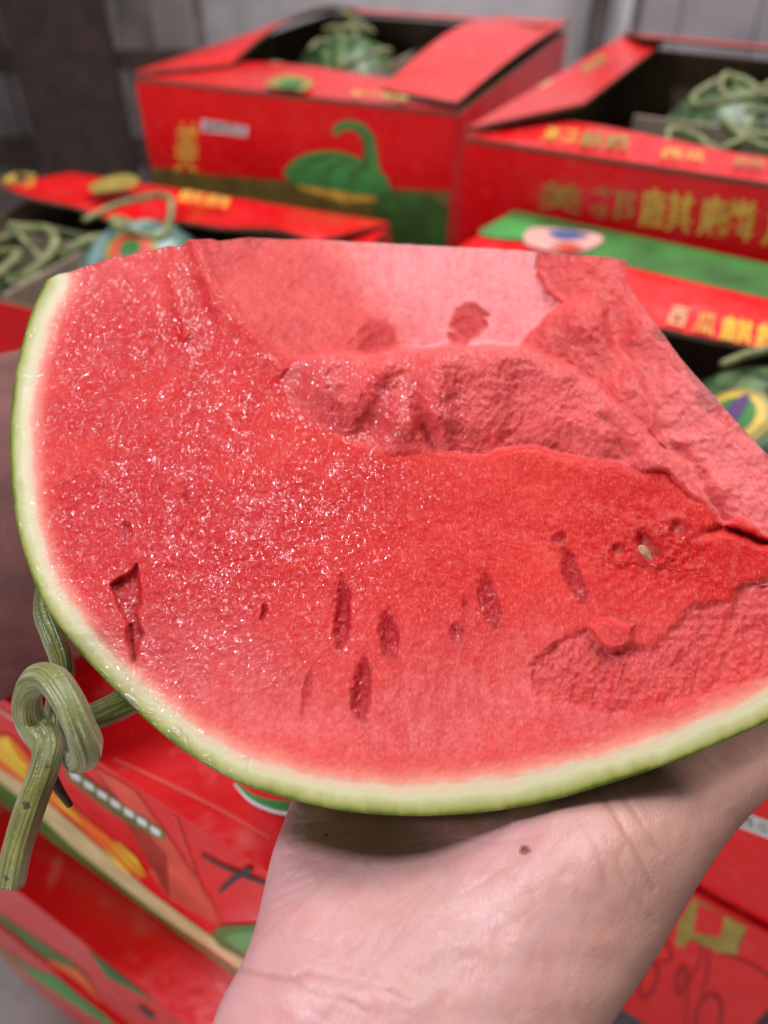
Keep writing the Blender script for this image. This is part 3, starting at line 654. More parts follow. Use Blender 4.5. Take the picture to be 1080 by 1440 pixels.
# the stickered melon in D stands where its ray meets the carton
dm = D.loc(at(1075, 590, 0.60))
m2, P2 = melon(D, *D.loc(at(1078, 652, 0.565))[:2], 0.085, 'green striped melon with an orange ringed sticker under the green edged flap', 9, zc=0.1445)
v_ = Vector(at(1040, 575, 0.58)) - Vector(P2)
d_ = ray(1036, 578); oc = CO - P2; aa = d_ @ d_; bb = 2 * oc @ d_; cc = oc @ oc - 0.083 ** 2; disc = bb * bb - 4 * aa * cc
if disc > 0:
    hit = CO + d_ * ((-bb - math.sqrt(disc)) / (2 * aa)) - P2; v_ = Vector(hit)
sticker(m2, 0.085, 0.92, v_, 0.026, [(1, 1, M_GOLD2, 'sticker'), (0.8, 0.8, M_GOLD, 'sticker_print'), (0.62, 0.55, M_GREEN, 'sticker_print'), (0.75, 0.22, M_VIOLET, 'sticker_print')])
melon(D, 0.12, 0.20, 0.095, 'plain striped melon in the near cell of the carton with the green edged flap', 10, zc=0.105)

# ------------------------------------------------------------------ the broken watermelon
Z0, TY, TX = 0.230, math.tan(R(24)), 0.03      # face plane: distance at its middle, tilt (top away), slight turn
CX, CY = 600.0, 745.0
def plane_depth(x, y):
    a = (np.asarray(x, float) - 540) / FPX; b = (720 - np.asarray(y, float)) / FPX
    return (Z0 - TY * Z0 * (-20 / FPX)) / (1 - TY * b - TX * a)
RIND = [(65, 395), (44, 440), (26, 505), (16, 570), (14, 640), (20, 715), (36, 785), (62, 848), (104, 908), (152, 960), (205, 1012), (262, 1058), (330, 1098), (400, 1122), (470, 1138), (540, 1146), (610, 1147), (690, 1141), (770, 1127), (850, 1104), (930, 1078), (1005, 1048), (1080, 1014), (1170, 964), (1240, 914), (1290, 860)]
TOP = [(1290, 860), (1255, 832), (1180, 755), (1080, 640), (1020, 575), (958, 505), (905, 432), (879, 392), (881, 365), (860, 362), (760, 354), (680, 349), (600, 345), (520, 341), (450, 337), (400, 336), (350, 334), (310, 338), (285, 336), (266, 335), (256, 346), (236, 345), (215, 352), (196, 354), (178, 360), (166, 362), (161, 358), (150, 364), (120, 374), (95, 383), (80, 386), (65, 395)]
rind_c = catmull(RIND, 10)
top_c = []
for (ax, ay), (bx, by) in zip(TOP[:-1], TOP[1:]):
    L_ = math.hypot(bx - ax, by - ay); k = max(2, int(L_ / 5))
    for i in range(k): top_c.append((ax + (bx - ax) * i / k, ay + (by - ay) * i / k))
top_c = np.array(top_c)
jg = 2.0 * fbm(top_c[:, 0] / 14, top_c[:, 1] / 14, 3, 5); jg[:2] = 0; jg[-2:] = 0
smooth_back = (top_c[:, 0] > 380) & (top_c[:, 0] < 860) & (top_c[:, 1] < 380)
jg = np.where(smooth_back, jg * 0.45, jg)
top_c[:, 1] += jg; top_c[:, 0] += np.where(top_c[:, 0] > 870, jg * 0.5, 0)
OUT = np.vstack([rind_c[:-1], top_c])
ang = np.unwrap(np.arctan2(-(OUT[:, 1] - CY), OUT[:, 0] - CX)); rad = np.hypot(OUT[:, 0] - CX, OUT[:, 1] - CY)
A0 = ang[0]; A1 = ang[len(rind_c) - 1]           # rind arc from A0 to A1
order = np.argsort(ang); ang_s, rad_s = ang[order], rad[order]
def Rof(t): 
    t = (np.asarray(t) - A0) % (2 * math.pi) + A0
    return np.interp(t, np.append(ang_s, ang_s[0] + 2 * math.pi), np.append(rad_s, rad_s[0]))
NRA, NTA = 1080, 620
th = np.concatenate([np.linspace(A0, A1, NRA, endpoint=False), np.linspace(A1, A0 + 2 * math.pi, NTA, endpoint=False)]); NT = len(th)
Rt = Rof(th)
# rind thickness (pixels) along the arc
fr = np.clip((th - A0) / (A1 - A0), 0, 1)
TK = np.interp(fr, [0, .15, .3, .45, .6, .75, .9, 1], [30, 33, 37, 44, 48, 44, 40, 37])
is_r = np.arange(NT) <= NRA
RI = np.where(is_r, Rt - TK, Rt)
# taper the step at the arc's two ends
RIDGE = [(266, 322), (284, 352), (303, 398), (345, 452), (372, 486), (400, 516)]
LTOP = [(398, 530), (414, 508), (450, 496), (520, 497), (570, 491), (650, 486), (740, 489), (800, 514), (850, 550), (884, 582), (940, 640), (985, 690), (1016, 738)]
EDGE = [(1016, 744), (1004, 716), (972, 690), (938, 662), (905, 660), (830, 646), (775, 634), (735, 627), (700, 634), (686, 642), (684, 660)]
LUMP = LTOP + EDGE[:-1] + [(660, 640), (610, 636), (550, 640), (490, 622), (440, 596), (410, 566)]
CAVP = [(266, 300), (303, 398), (345, 452), (400, 516)] + LTOP[1:] + [(1040, 730), (1110, 770), (1320, 860), (1200, 700), (900, 300)]
STEP3 = [(752, 320), (756, 362), (752, 385), (762, 402), (778, 416), (792, 424), (770, 440), (742, 470), (728, 492), (900, 620), (1020, 744), (1320, 880), (1200, 600), (900, 320)]
BLOB = [(730, 492), (742, 470), (768, 440), (790, 424), (815, 420), (838, 420), (850, 436), (856, 462), (862, 488), (880, 506), (905, 530), (918, 570), (930, 610), (960, 655), (900, 600), (850, 550), (800, 512)]
REC = [(746, 938), (765, 915), (800, 898), (828, 884), (834, 902), (850, 910), (888, 908), (905, 912), (925, 906), (945, 886), (968, 856), (1000, 850), (1040, 828), (1080, 808), (1140, 790), (1270, 840), (1180, 905), (1080, 948), (985, 984), (885, 1004), (800, 990), (755, 975)]
CHIP = [(157, 824), (172, 812), (186, 806), (194, 794), (199, 830), (200, 850), (192, 862), (196, 880), (203, 892), (196, 905), (190, 930), (184, 932), (183, 905), (181, 880), (168, 856)]
PITS = [(480, 868, 12, 48, 4, 1.0), (547, 893, 15, 36, -8, 0.9), (509, 972, 13, 46, 4, 0.9), (642, 892, 11, 16, 0, 0.6), (689, 846, 14, 40, -14, 0.75), (806, 806, 13, 44, -16, 0.75), (432, 970, 7, 32, 8, 0.35), (371, 861, 4, 14, 10, 0.8), (786, 756, 12, 10, 0, 0.5), (655, 852, 6, 14, 0, 0.3), (178, 745, 9, 14, 0, 0.5), (262, 700, 8, 12, 0, 0.3)]
RINGS = [(872, 778, 17, 20, -8, 0.5), (912, 768, 19, 34, -30, 0.9), (956, 744, 20, 22, -10, 0.7)]
LOW = [(398, 528), (410, 566), (440, 596), (490, 622), (550, 640), (610, 636), (660, 640), (690, 636)]
def surface(x, y):
    """-> added distance (mm, away from the camera) and colour fields"""
    jx = x + 6 * fbm(x / 30, y / 30, 3, 1); jy = y + 6 * fbm(x / 30 + 50, y / 30, 3, 2)
    fine = fbm(x / 9, y / 9, 2, 3); mid = fbm(x / 46, y / 46, 2, 4); big = fbm(x / 150, y / 150, 2, 6)
    d = 0.9 * big + 0.30 * mid
    pale = np.zeros_like(x); pit = np.zeros_like(x)
    # vertical ridges left by tearing, upper left
    ul = sstep(560, 430, y) * sstep(110, 200, x) * sstep(470, 330, x + 0.0 * y)
    d = d - 0.7 * ul * np.sin((x - 0.28 * (y - 340) + 8 * mid) / 10.5) - 0.9 * ul * mid
    for pts, h, w in (([(272, 338), (300, 392), (330, 440), (392, 512)], 1.8, 20), ([(246, 372), (252, 430), (262, 470)], 1.6, 10), ([(196, 372), (214, 430), (222, 470)], 1.2, 10), ([(168, 362), (176, 420)], 0.8, 9)):
        d = d - h * np.exp(-(seg_dist(jx, jy, pts) / w) ** 2)
    for pts, h, w in (([(222, 372), (236, 430), (246, 480)], 1.0, 10), ([(262, 352), (278, 410), (300, 470)], 1.0, 11), ([(180, 410), (196, 470)], 1.0, 9)):
        d = d + h * np.exp(-(seg_dist(jx, jy, pts) / w) ** 2)
    # the cavity: a sloping torn wall (left), a smooth facet painted pale for the light it faces (right of it)
    cav = inside(jx, jy, CAVP, 5); cav = np.where(x + 0.2 * y < 500, inside(x, y, CAVP, 10), cav)
    dr = seg_dist(x, y, RIDGE)
    w1 = 0.25 * dr + (1.2 * mid + 0.8 * fbm(x / 80 - y / 80, (x + y) / 34, 2, 31)) * sstep(10, 70, dr) + 0.12 * fine
    w2 = 46 - 0.045 * (x - 550) - 0.012 * (480 - y) + 0.30 * fbm(x / 8, y / 50, 2, 7) + 1.3 * fbm(x / 70, y / 90, 2, 17) + 0.25 * fbm(x / 6, y / 6, 2, 18)
    for cx, cy, a, b, r_, k in ((530, 476, 30, 30, 10, 2.5), (660, 450, 26, 28, -20, 2.6), (650, 470, 16, 26, 0, 1.5)):
        e = ellipse(jx + 8 * fine, jy + 6 * mid, cx, cy, a, b, r_); q = sstep(1.2, 0.75, e); w2 = w2 + 0.5 * k * q * (1 + 0.5 * mid); pit = np.maximum(pit, 0.34 * q * cav); 
    wv = -np.log(np.exp(-np.clip(w1, -40, 60) / 1.2) + np.exp(-np.clip(w2, -40, 60) / 1.2)) * 1.2
    facet = sstep(-20, 10, w1 - w2 + 6 * mid + 4 * fine)
    st3 = inside(jx, jy, STEP3, 4)
    w3 = np.interp(x + 0.35 * (y - 400), [740, 860, 960, 1060, 1200, 1400], [33, 25, 16, 9, 4, 2]) + 2.6 * mid + 0.22 * fine + 1.5 * big
    w3 = w3 + 0.6 * (np.abs(fbm(x / 18, y / 18, 2, 43)) - 0.3)
    w3 = w3 - 3.6 * inside(jx, jy, BLOB, 7) - 2.0 * np.exp(-ellipse(x, y, 820, 452, 40, 40, 0) ** 2)
    w3 = w3 + 2.6 * np.exp(-ellipse(jx, jy, 868, 470, 12, 44, -8) ** 2) + 1.6 * np.exp(-ellipse(x, y, 785, 385, 26, 26, 0) ** 2)
    w3 = w3 + 3.2 * np.exp(-(seg_dist(jx, jy, [(900, 612), (925, 632), (960, 640), (990, 690), (1018, 742)]) / 12) ** 2)
    w3 = w3 + 0.9 * np.exp(-(seg_dist(jx, jy, [(935, 602), (975, 600), (1000, 580)]) / 9) ** 2)
    cd = wv * (1 - st3) + w3 * st3
    d = d * (1 - cav) + cd * cav
    pale = np.maximum(pale, cav * (1 - st3) * (facet * 0.92 * (1 - np.clip(pit * 2.2, 0, 1)) + (1 - facet) * 0.14))
    pale = np.maximum(pale, cav * st3 * (0.16 + 0.34 * sstep(900, 1040, x + 0.1 * y)))
    # the torn lump in front of the cavity
    lm = inside(jx, jy, LUMP, 4)
    tl = seg_dist(x, y, LTOP)
    right = sstep(600, 720, x)
    roll = 5.0 * np.exp(-tl / 9) * sstep(405, 470, x)
    lr = -5.0 + 0.075 * tl + roll + 1.6 * mid + 0.18 * fine
    fall = sstep(0, 55, seg_dist(jx, jy, LOW)); crumb = np.abs(fbm(x / 16, y / 16, 2, 41)) - 0.3
    ll = roll - 5.2 * fall + 1.3 * mid + 0.25 * crumb
    lr = lr + 0.6 * crumb + 0.25 * fine
    gro = 1.5 * np.sin((x + 0.22 * (y - 560) - 540) / 13.5 + 1.2 * mid)
    ll = ll + fall * gro * sstep(0, 25, tl) + 5.5 * np.exp(-ellipse(jx, jy, 517, 590, 20, 30, 12) ** 2) + 5.0 * np.exp(-ellipse(jx, jy, 598, 596, 12, 40, -22) ** 2) - 2.2 * np.exp(-ellipse(jx, jy, 627, 588, 14, 34, -12) ** 2) - 2 * np.exp(-ellipse(jx, jy, 560, 590, 20, 40, 0) ** 2)
    lr = lr + gro * 0.35 + 2.4 * np.exp(-(seg_dist(jx, jy, [(852, 590), (872, 618), (884, 640)]) / 9) ** 2) - 2.0 * np.exp(-ellipse(x, y, 820, 600, 50, 26, 20) ** 2)
    ld = ll * (1 - right) + lr * right
    d = d * (1 - lm) + ld * lm
    pale = pale * (1 - lm) + lm * (0.16 + 0.22 * np.exp(-tl / 14) + 0.12 * right)
    pit = pit * (1 - lm) + lm * 0.30 * np.clip(np.exp(-ellipse(jx, jy, 517, 590, 18, 28, 12) ** 2) + np.exp(-ellipse(jx, jy, 598, 596, 10, 36, -22) ** 2), 0, 1)
    # lower plate: proud lip along its torn upper edge
    out = (1 - cav) * (1 - lm); te = seg_dist(jx, jy, EDGE)
    d = d - out * 1.5 * np.exp(-(te / 45) ** 2) * sstep(640, 720, x) + out * 1.0 * np.exp(-(te / 6) ** 2) * sstep(640, 720, x)
    # crack across the right
    ck = np.exp(-(seg_dist(jx, jy, [(985, 750), (1016, 745), (1050, 756), (1100, 768), (1200, 800), (1300, 850)]) / 6.0) ** 2)
    d = d + 5 * ck * sstep(975, 1020, x); pit = np.maximum(pit, 0.75 * ck * sstep(985, 1030, x))
    # bruised recess, lower right
    rx = jx + 7 * fbm(x / 14, y / 14, 2, 61); ry = jy + 7 * fbm(x / 14, y / 14, 2, 62); rc = inside(rx, ry, REC, 7); tr = seg_dist(x, y, [(746, 938), (765, 915), (828, 884), (850, 910), (925, 906), (968, 856), (1080, 808), (1270, 830)])
    fibres = fbm((x + 0.25 * y) / 9, (y - 0.25 * x) / 40, 3, 12)
    d = d + rc * (1.5 * np.exp(-tr / 60) + (0.8 * fibres + 1.0 * mid + 1.0 * (np.abs(fbm(x / 15, y / 15, 2, 44)) - 0.3)) * np.exp(-tr / 90))
    bl = inside(jx, jy, [(826, 884), (840, 872), (862, 868), (890, 880), (890, 902), (868, 912), (842, 908)], 4)
    d = d - bl * 2.2 * (1 - rc * 0.2)
    pale = np.where(rc > 0.02, np.maximum(pale, rc * np.exp(-tr / 120) * (0.22 + 0.24 * fibres * (1 - bl))), pale)
    pit = np.maximum(pit, rc * (1 - bl) * (0.40 * np.exp(-tr / 60)) * sstep(-0.5, 0.5, fibres + 0.3 * mid))
    torn = np.maximum(lm * (0.12 + 0.26 * right) * (1 - 0.6 * np.exp(-tl / 8)), cav * (1 - lm) * ((1 - st3) * (1 - facet) * 0.50 + st3 * (0.40 - 0.32 * sstep(900, 1040, x + 0.1 * y))))  # torn-flesh mask; also darkens lump and cavity wall in place of shading
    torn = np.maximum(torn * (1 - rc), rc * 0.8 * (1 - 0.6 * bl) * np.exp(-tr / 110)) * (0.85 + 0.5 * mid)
    # seed sockets
    for cx, cy, a, b, r_, k in PITS:
        e = ellipse(jx, jy, cx, cy, a, b, r_); e = e + 0.30 * fine; q = sstep(1.3, 0.2, e); d = d + (1.6 * q + 0.4 * q * fine) * k; pit = np.maximum(pit, 0.9 * np.sqrt(k) * sstep(1.35, 0.75, e))
    for cx, cy, a, b, r_, k in RINGS:
        e = ellipse(jx, jy, cx, cy, a, b, r_); q = np.exp(-((e - 0.85) / 0.28) ** 2) * k; d = d - 0.9 * q + 2.2 * k * sstep(0.75, 0.3, e); pit = np.maximum(pit, 0.55 * q); pale = np.maximum(pale, 0.25 * sstep(0.6, 0.2, e))
    rough = np.exp(-ellipse(x, y, 925, 775, 70, 45, 10) ** 2); d = d + rough * 1.0 * fine; pit = np.maximum(pit, 0.30 * rough * sstep(0.0, 0.5, fine))
    # chip and crack near the rind
    ch = inside(jx * 0.5 + x * 0.5, jy * 0.5 + y * 0.5, CHIP, 3); d = d + 2.8 * ch; pit = np.maximum(pit, 0.45 * ch)
    blk = np.exp(-ellipse(x, y, 150, 880, 34, 60, -20) ** 2); d = d - 1.2 * blk
    cr = np.exp(-(seg_dist(jx, jy, [(183, 880), (185, 940), (178, 985), (172, 1010)]) / 5) ** 2); d = d + 1.5 * cr; pit = np.maximum(pit, 0.18 * cr)
    d = d + 0.9 * np.exp(-(seg_dist(jx, jy, [(352, 1068), (348, 1085), (353, 1102)]) / 2.5) ** 2)
    # pulp grain
    smooth_f = cav * (1 - st3) * facet
    trn = np.clip(np.maximum(lm, np.maximum(cav * (1 - smooth_f), rc)), 0, 1)
    d = d + (0.16 * fine + 0.10 * fbm(x / 4.5, y / 4.5, 1, 9)) * (1 - 0.6 * smooth_f) + trn * (0.42 * fbm(x / 7.5, y / 7.5, 2, 91) + 0.35 * np.abs(fbm(x / 13, y / 13, 2, 92)))
    # paler toward lower middle, saturated band through the middle
    pale = np.maximum(pale, (0.30 + 0.14 * big + 0.10 * mid) * sstep(800, 1000, y) * (1 - rc))
    pale = np.maximum(pale, 0.20 * sstep(470, 360, y) * sstep(420, 120, x))
    wet = sstep(880, 240, x + 0.18 * (y - 700) + 90 * big + 40 * mid) * sstep(1120, 940, y + 0.15 * x) * (1 - cav) + 0.75 * np.exp(-(seg_dist(x, y, [(405, 545), (440, 520), (470, 580), (540, 610), (560, 550), (620, 560), (640, 610)]) / 24) ** 2) * lm
    wet = wet * (0.6 + 0.55 * sstep(-0.35, 0.3, big + 0.6 * mid))
    wet = np.maximum(wet, 0.40 * sstep(0.1, 0.5, fbm(x / 70, y / 70, 2, 15)) * sstep(880, 1040, x) * sstep(760, 600, y))
    wet = np.maximum(wet, 0.10 + 0.22 * sstep(0.15, 0.55, fbm(x / 50, y / 50, 3, 16)))
    wet = np.maximum(wet * (1 - 0.4 * smooth_f), 0.55 * pit * (1 - cav))
    return d, np.clip(pale, 0, 1), np.clip(pit, 0, 1), np.clip(wet, 0, 1), np.clip(torn, 0, 1)

RP = catmull(RIND, 4)
def front_points(x, y):
    d, pale, pit, wet, torn = surface(x, y)
    dist = seg_dist(x, y, [tuple(p) for p in RP])
    tk = np.interp(x, [0, 60, 200, 400, 700, 1000, 1300], [30, 32, 38, 45, 49, 45, 40])
    rind = dist / tk + 0.10 * fbm(x / 40, y / 40, 2, 71) * sstep(8, 30, dist)
    near = sstep(1.3, 0.8, rind)
    d = d * (1 - 0.85 * near) + 0.08 * near * fbm(x / 10, y / 10, 2, 21) + 0.9 * np.exp(-dist / 2.5)
    wet = np.maximum(wet * (1 - 0.15 * near), 0.8 * near * sstep(460, 250, x) * sstep(560, 700, y))
    wet = wet * (1 - 0.7 * near * sstep(380, 600, x))
    pit = pit * (1 - near)
    return at_np(x, y, plane_depth(x, y) + d * 0.001), pale, pit, wet, rind, torn * (1 - near)
ct, st_ = np.cos(th), np.sin(th)
NR = 300
rr = np.linspace(0, 1, NR + 1)[1:]
RF = np.where(is_r, np.minimum(RI + 4, Rt), Rt)
FX = CX + np.outer(rr, RF * ct); FY = CY - np.outer(rr, RF * st_)
fp, pale, pit, wet, rindf, torn = front_points(np.append(FX.ravel(), CX), np.append(FY.ravel(), CY))
NG = 26
gg = np.linspace(0, 1, NG + 1)
RG = np.where(is_r, RI, Rt - 38)
GX = CX + (RG[None, :] + gg[:, None] * (Rt - RG)[None, :]) * ct; GY = CY - (RG[None, :] + gg[:, None] * (Rt - RG)[None, :]) * st_
ridx = np.arange(-3, NRA + 4) % NT                    # thetas that carry rind
GXr, GYr = GX[:, ridx], GY[:, ridx]
gp, gpale, gpit, gwet, grind, gtorn = front_points(GXr.ravel(), GYr.ravel())
goff = np.repeat(np.interp(np.arange(NG + 1), [0, 1, 2, 3, 4], [-0.10, -0.03, 0.03, 0.05, 0.05]) * 0.001, len(ridx))
gp = gp + goff[:, None] * (CO - gp) / 0.23
Cw = at(CX, CY, float(plane_depth(CX, CY)))
BACK = (CF * 0.99 - CU * 0.10) * 0.088
cutw = np.where(is_r, 0.0, 1.0)
def back_shell(rim, k, ns, w, apex):
    """rings from the rim to the back of the piece; rim (n,3), w: 1 = straight cut, 0 = rounded"""
    Lv = rim - Cw; out = []
    for i in range(1, ns + 1):
        s = i / ns; c_, s_ = math.cos(s * math.pi / 2), math.sin(s * math.pi / 2)
        rnd = Cw + Lv * c_ + BACK * apex * s_; stv = Cw + Lv * (1 - s) + BACK * apex * s
        out.append(rnd * (1 - w[:, None]) + stv * w[:, None])
    return out
def grid_faces(nr, nt, wrap, base=0):
    i = np.arange(nr - 1)[:, None]; j = np.arange(nt if wrap else nt - 1)[None, :]; jn = (j + 1) % nt
    return np.stack([base + i * nt + j, base + i * nt + jn, base + (i + 1) * nt + jn, base + (i + 1) * nt + j], -1).reshape(-1, 4)
base_loc = at(620, 1150, 0.235)
wm = empty('watermelon_piece', base_loc, 'large broken open piece of red watermelon with thin green rind resting on the open hand', 'watermelon')
# flesh: torn front + hidden rounded back, one closed solid
NS = 36
rimF = fp[(NR - 1) * NT: NR * NT]
shell = back_shell(rimF, 0, NS, cutw, 0.90)
VF = np.vstack([fp[:-1]] + shell); nring = NR + NS
FF = grid_faces(nring, NT, True)
cidx = len(VF); VF = np.vstack([VF, fp[-1:]])
j = np.arange(NT); fan = np.stack([np.full(NT, cidx), (j + 1) % NT, j, j], -1)
pad = NS * NT
def padd(a, v): return np.concatenate([a[:-1], np.full(pad, v), a[-1:]])
faces = [tuple(f) for f in fan[:, :3]]
quads = FF[:, ::-1]
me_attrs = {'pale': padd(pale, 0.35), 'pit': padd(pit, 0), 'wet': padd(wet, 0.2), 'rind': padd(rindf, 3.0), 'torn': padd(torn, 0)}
tri_fan = np.stack([np.full(NT, cidx), (j + 1) % NT, j], -1)
def mixed_mesh(name, V, quads, tris, mats, parent, attrs, mi=None, origin=None, flat=None):
    me = bpy.data.meshes.new(name); V = np.asarray(V, np.float32) - np.asarray(origin, np.float32)
    nq, ntr = len(quads), len(tris)
    me.vertices.add(len(V)); me.vertices.foreach_set('co', V.ravel())
    me.loops.add(nq * 4 + ntr * 3); me.loops.foreach_set('vertex_index', np.concatenate([quads.ravel(), tris.ravel()]).astype(np.int32))
    me.polygons.add(nq + ntr)
    me.polygons.foreach_set('loop_start', np.concatenate([np.arange(nq) * 4, nq * 4 + np.arange(ntr) * 3]).astype(np.int32))
    me.update(calc_edges=True)
    for m_ in mats: me.materials.append(m_)
    me.polygons.foreach_set('use_smooth', np.ones(nq + ntr, bool))
    if flat is not None: me.polygons.foreach_set('use_smooth', ~np.concatenate([flat, np.zeros(ntr, bool)]))
    if mi is not None: me.polygons.foreach_set('material_index', mi.astype(np.int32))
    for k_, v_ in attrs.items():
        a = me.attributes.new(k_, 'FLOAT', 'POINT'); a.data.foreach_set('value', np.asarray(v_, np.float32))
    o = bpy.data.objects.new(name, me); COL.objects.link(o); o.parent = parent; return o
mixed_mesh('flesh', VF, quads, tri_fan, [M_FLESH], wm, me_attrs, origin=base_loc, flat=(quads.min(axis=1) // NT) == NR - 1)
# rind: pale ring on the cut + green outer skin + inner side, one closed band
nt = len(ridx)
outer = back_shell(gp[NG * nt:], 0, NS, np.zeros(nt), 1.0)
inner = back_shell(gp[:nt], 0, NS, np.zeros(nt), 0.905)[::-1][1:]
VR = np.vstack([gp] + outer + inner); nr = NG + 1 + NS + NS - 1
QR = grid_faces(nr, nt, False)
close = np.stack([(nr - 1) * nt + np.arange(nt - 1), (nr - 1) * nt + np.arange(1, nt), np.arange(1, nt), np.arange(nt - 1)], -1)
QR = np.vstack([QR, close])[:, ::-1]
rowid = QR.min(axis=1) // nt
mi = np.where(rowid >= NG, 1, 0); mi[rowid >= NG + NS] = 0; mi[-(nt - 1):] = 0
nb = len(VR) - len(gp)
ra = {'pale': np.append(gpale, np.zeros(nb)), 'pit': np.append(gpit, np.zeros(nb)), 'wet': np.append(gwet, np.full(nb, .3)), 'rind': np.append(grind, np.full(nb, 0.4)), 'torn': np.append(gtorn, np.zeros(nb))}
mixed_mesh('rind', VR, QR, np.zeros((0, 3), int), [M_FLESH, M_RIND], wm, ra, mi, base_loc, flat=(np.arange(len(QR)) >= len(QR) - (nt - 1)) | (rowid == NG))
# seeds left in their sockets
def seed(px, py, lx, wx, rot, dz):
    n, m = 14, 10; V = []; z = float(plane_depth(px, py)) - dz; sc = z / FPX
    for i in range(m + 1):
        t = math.pi * i / m
        for j_ in range(n):
            a = 2 * math.pi * j_ / n; q = math.sin(t) * (1 - 0.35 * math.cos(t))
            X, Y, Zq = lx * math.cos(t), wx * q * math.cos(a), wx * 0.5 * q * math.sin(a)
            c_, s_ = math.cos(R(rot)), math.sin(R(rot))
            V.append(at(px, py, z) + sc * ((X * c_ - Y * s_) * CR - (X * s_ + Y * c_) * CU + Zq * CF))
    F = [(i * n + j_, i * n + (j_ + 1) % n, (i + 1) * n + (j_ + 1) % n, (i + 1) * n + j_) for i in range(m) for j_ in range(n)]
    mesh_np('seed', V, F, M_SEED, wm, origin=base_loc)
seed(909, 783, 19, 7, 58, -0.0006); seed(965, 764, 10, 5, 62, -0.0004)
# beads of juice along the lower left rim
mw, ntw, bw = new_mat('juice'); bw.inputs['Transmission Weight'].default_value = 0.85; bw.inputs['Roughness'].default_value = 0.03; bw.inputs['IOR'].default_value = 1.34; bw.inputs['Base Color'].default_value = (0.95, 0.93, 0.85, 1)
for px, py, a_, b_, rot in ((187, 987, 17, 4.5, 44), (250, 1030, 12, 3, 40), (262, 1044, 7, 2.4, 60), (214, 1000, 6, 3, 30)):
    n, m = 12, 8; V = []; z = float(plane_depth(px, py)) - 0.0002; sc = z / FPX; c_, s_ = math.cos(R(rot)), math.sin(R(rot))
    for i in range(m + 1):
        t = math.pi * i / m
        for j_ in range(n):
            an = 2 * math.pi * j_ / n; X, Y, Zq = a_ * math.cos(t), b_ * math.sin(t) * math.cos(an), b_ * 0.7 * math.sin(t) * math.sin(an)
            V.append(at(px, py, z) + sc * ((X * c_ - Y * s_) * CR - (X * s_ + Y * c_) * CU + Zq * CF))
    mesh_np('juice_bead', V, [(i * n + j_, i * n + (j_ + 1) % n, (i + 1) * n + (j_ + 1) % n, (i + 1) * n + j_) for i in range(m) for j_ in range(n)], mw, wm, origin=base_loc)

# stalk knotted round itself ------------------------------------------------------------
def make_stalk_mat():
    m, nt_, b = new_mat('fresh_stalk'); L = nt_.links; co = objco(nt_)
    n1 = noise(nt_, co, 160, 4); n2 = noise(nt_, co, 35, 2)
    c = mixc(nt_, maprange(nt_, n1, 0.3, 0.7), (0.12, 0.115, 0.018), (0.21, 0.20, 0.045))
    c = mixc(nt_, maprange(nt_, n2, 0.42, 0.68), c, (0.16, 0.18, 0.06))
    c = mixc(nt_, maprange(nt_, noise(nt_, co, 320, 1), 0.70, 0.74), c, (0.05, 0.035, 0.015))
    c = mixc(nt_, mth(nt_, 'MULTIPLY', maprange(nt_, noise(nt_, co, 70, 4), 0.55, 0.68), 0.55), c, (0.13, 0.085, 0.03))
    fb = attr(nt_, 'fibre'); c = mixc(nt_, mth(nt_, 'MULTIPLY', maprange(nt_, fb, 0.05, 0.5), 0.6), c, (0.30, 0.32, 0.15)); c = mixc(nt_, mth(nt_, 'MULTIPLY', maprange(nt_, fb, -0.05, -0.5), 0.6), c, (0.05, 0.06, 0.012))
    L.new(c, b.inputs['Base Color']); b.inputs['Roughness'].default_value = 0.34
    L.new(bump(nt_, mth(nt_, 'ADD', mth(nt_, 'MULTIPLY', fb, 1.5), noise(nt_, co, 900, 4)), 0.5, 0.0006), b.inputs['Normal'])
    b.inputs['Sheen Weight'].default_value = 0.25
    return m
M_STALK = make_stalk_mat(); M_STALKEND = simple('stalk_cut', (0.26, 0.20, 0.10), 0.8, 0.6, 700, 0.6, 900)
def path3(pts, n=10):
    q = catmull(pts, n); return at_np(q[:, 0], q[:, 1], q[:, 2])
main = [(12, 1246, .200), (24, 1192, .202), (42, 1135, .205), (62, 1080, .209), (66, 1045, .214), (46, 1016, .216), (38, 985, .212), (48, 958, .206), (72, 955, .201), (94, 984, .197), (112, 1022, .196), (122, 1054, .201), (112, 1068, .213), (94, 1050, .224), (80, 1015, .227), (84, 975, .226), (88, 935, .227), (74, 895, .230), (62, 858, .236), (68, 820, .244), (95, 770, .252), (130, 730, .256)]
P_ = path3(main); k = len(P_)
radp = np.interp(np.linspace(0, 1, k), [0, .05, .15, .2, .3, .45, .55, .62, .75, .85, 1], [.0042, .0044, .0046, .0050, .0043, .0046, .0046, .0042, .0040, .0036, .0032])
V_, F_ = tube(P_, radp * 0.86 * (1 + 0.07 * fbm(np.arange(k) / 9.0, np.zeros(k), 2, 77)), 64, 0.05, 5)
def fibre(n_path, n_seg, seed_):
    ii, jj = np.meshgrid(np.arange(n_path), np.arange(n_seg), indexing='ij'); a = 2 * math.pi * jj / n_seg
    return (fbm(np.cos(a) * 9 + 20 + ii * 0.02, np.sin(a) * 9 + ii * 0.05, 2, seed_)).ravel()
sk = mesh_np('stalk', V_, F_, [M_STALK, M_STALKEND], wm, origin=base_loc, attrs={'fibre': fibre(k, 64, 3)})
sk.data.polygons[len(F_) - 2].material_index = 1
V_, F_ = tube(path3([(104, 1012, .222), (130, 1008, .226), (160, 996, .230), (196, 976, .236), (235, 950, .245)]), np.interp(np.linspace(0, 1, 41), [0, .5, 1], [.0035, .0042, .0050]), 48, 0.06, 5)
mesh_np('stalk_base', V_, F_, M_STALK, wm, origin=base_loc, attrs={'fibre': fibre(41, 48, 7)})
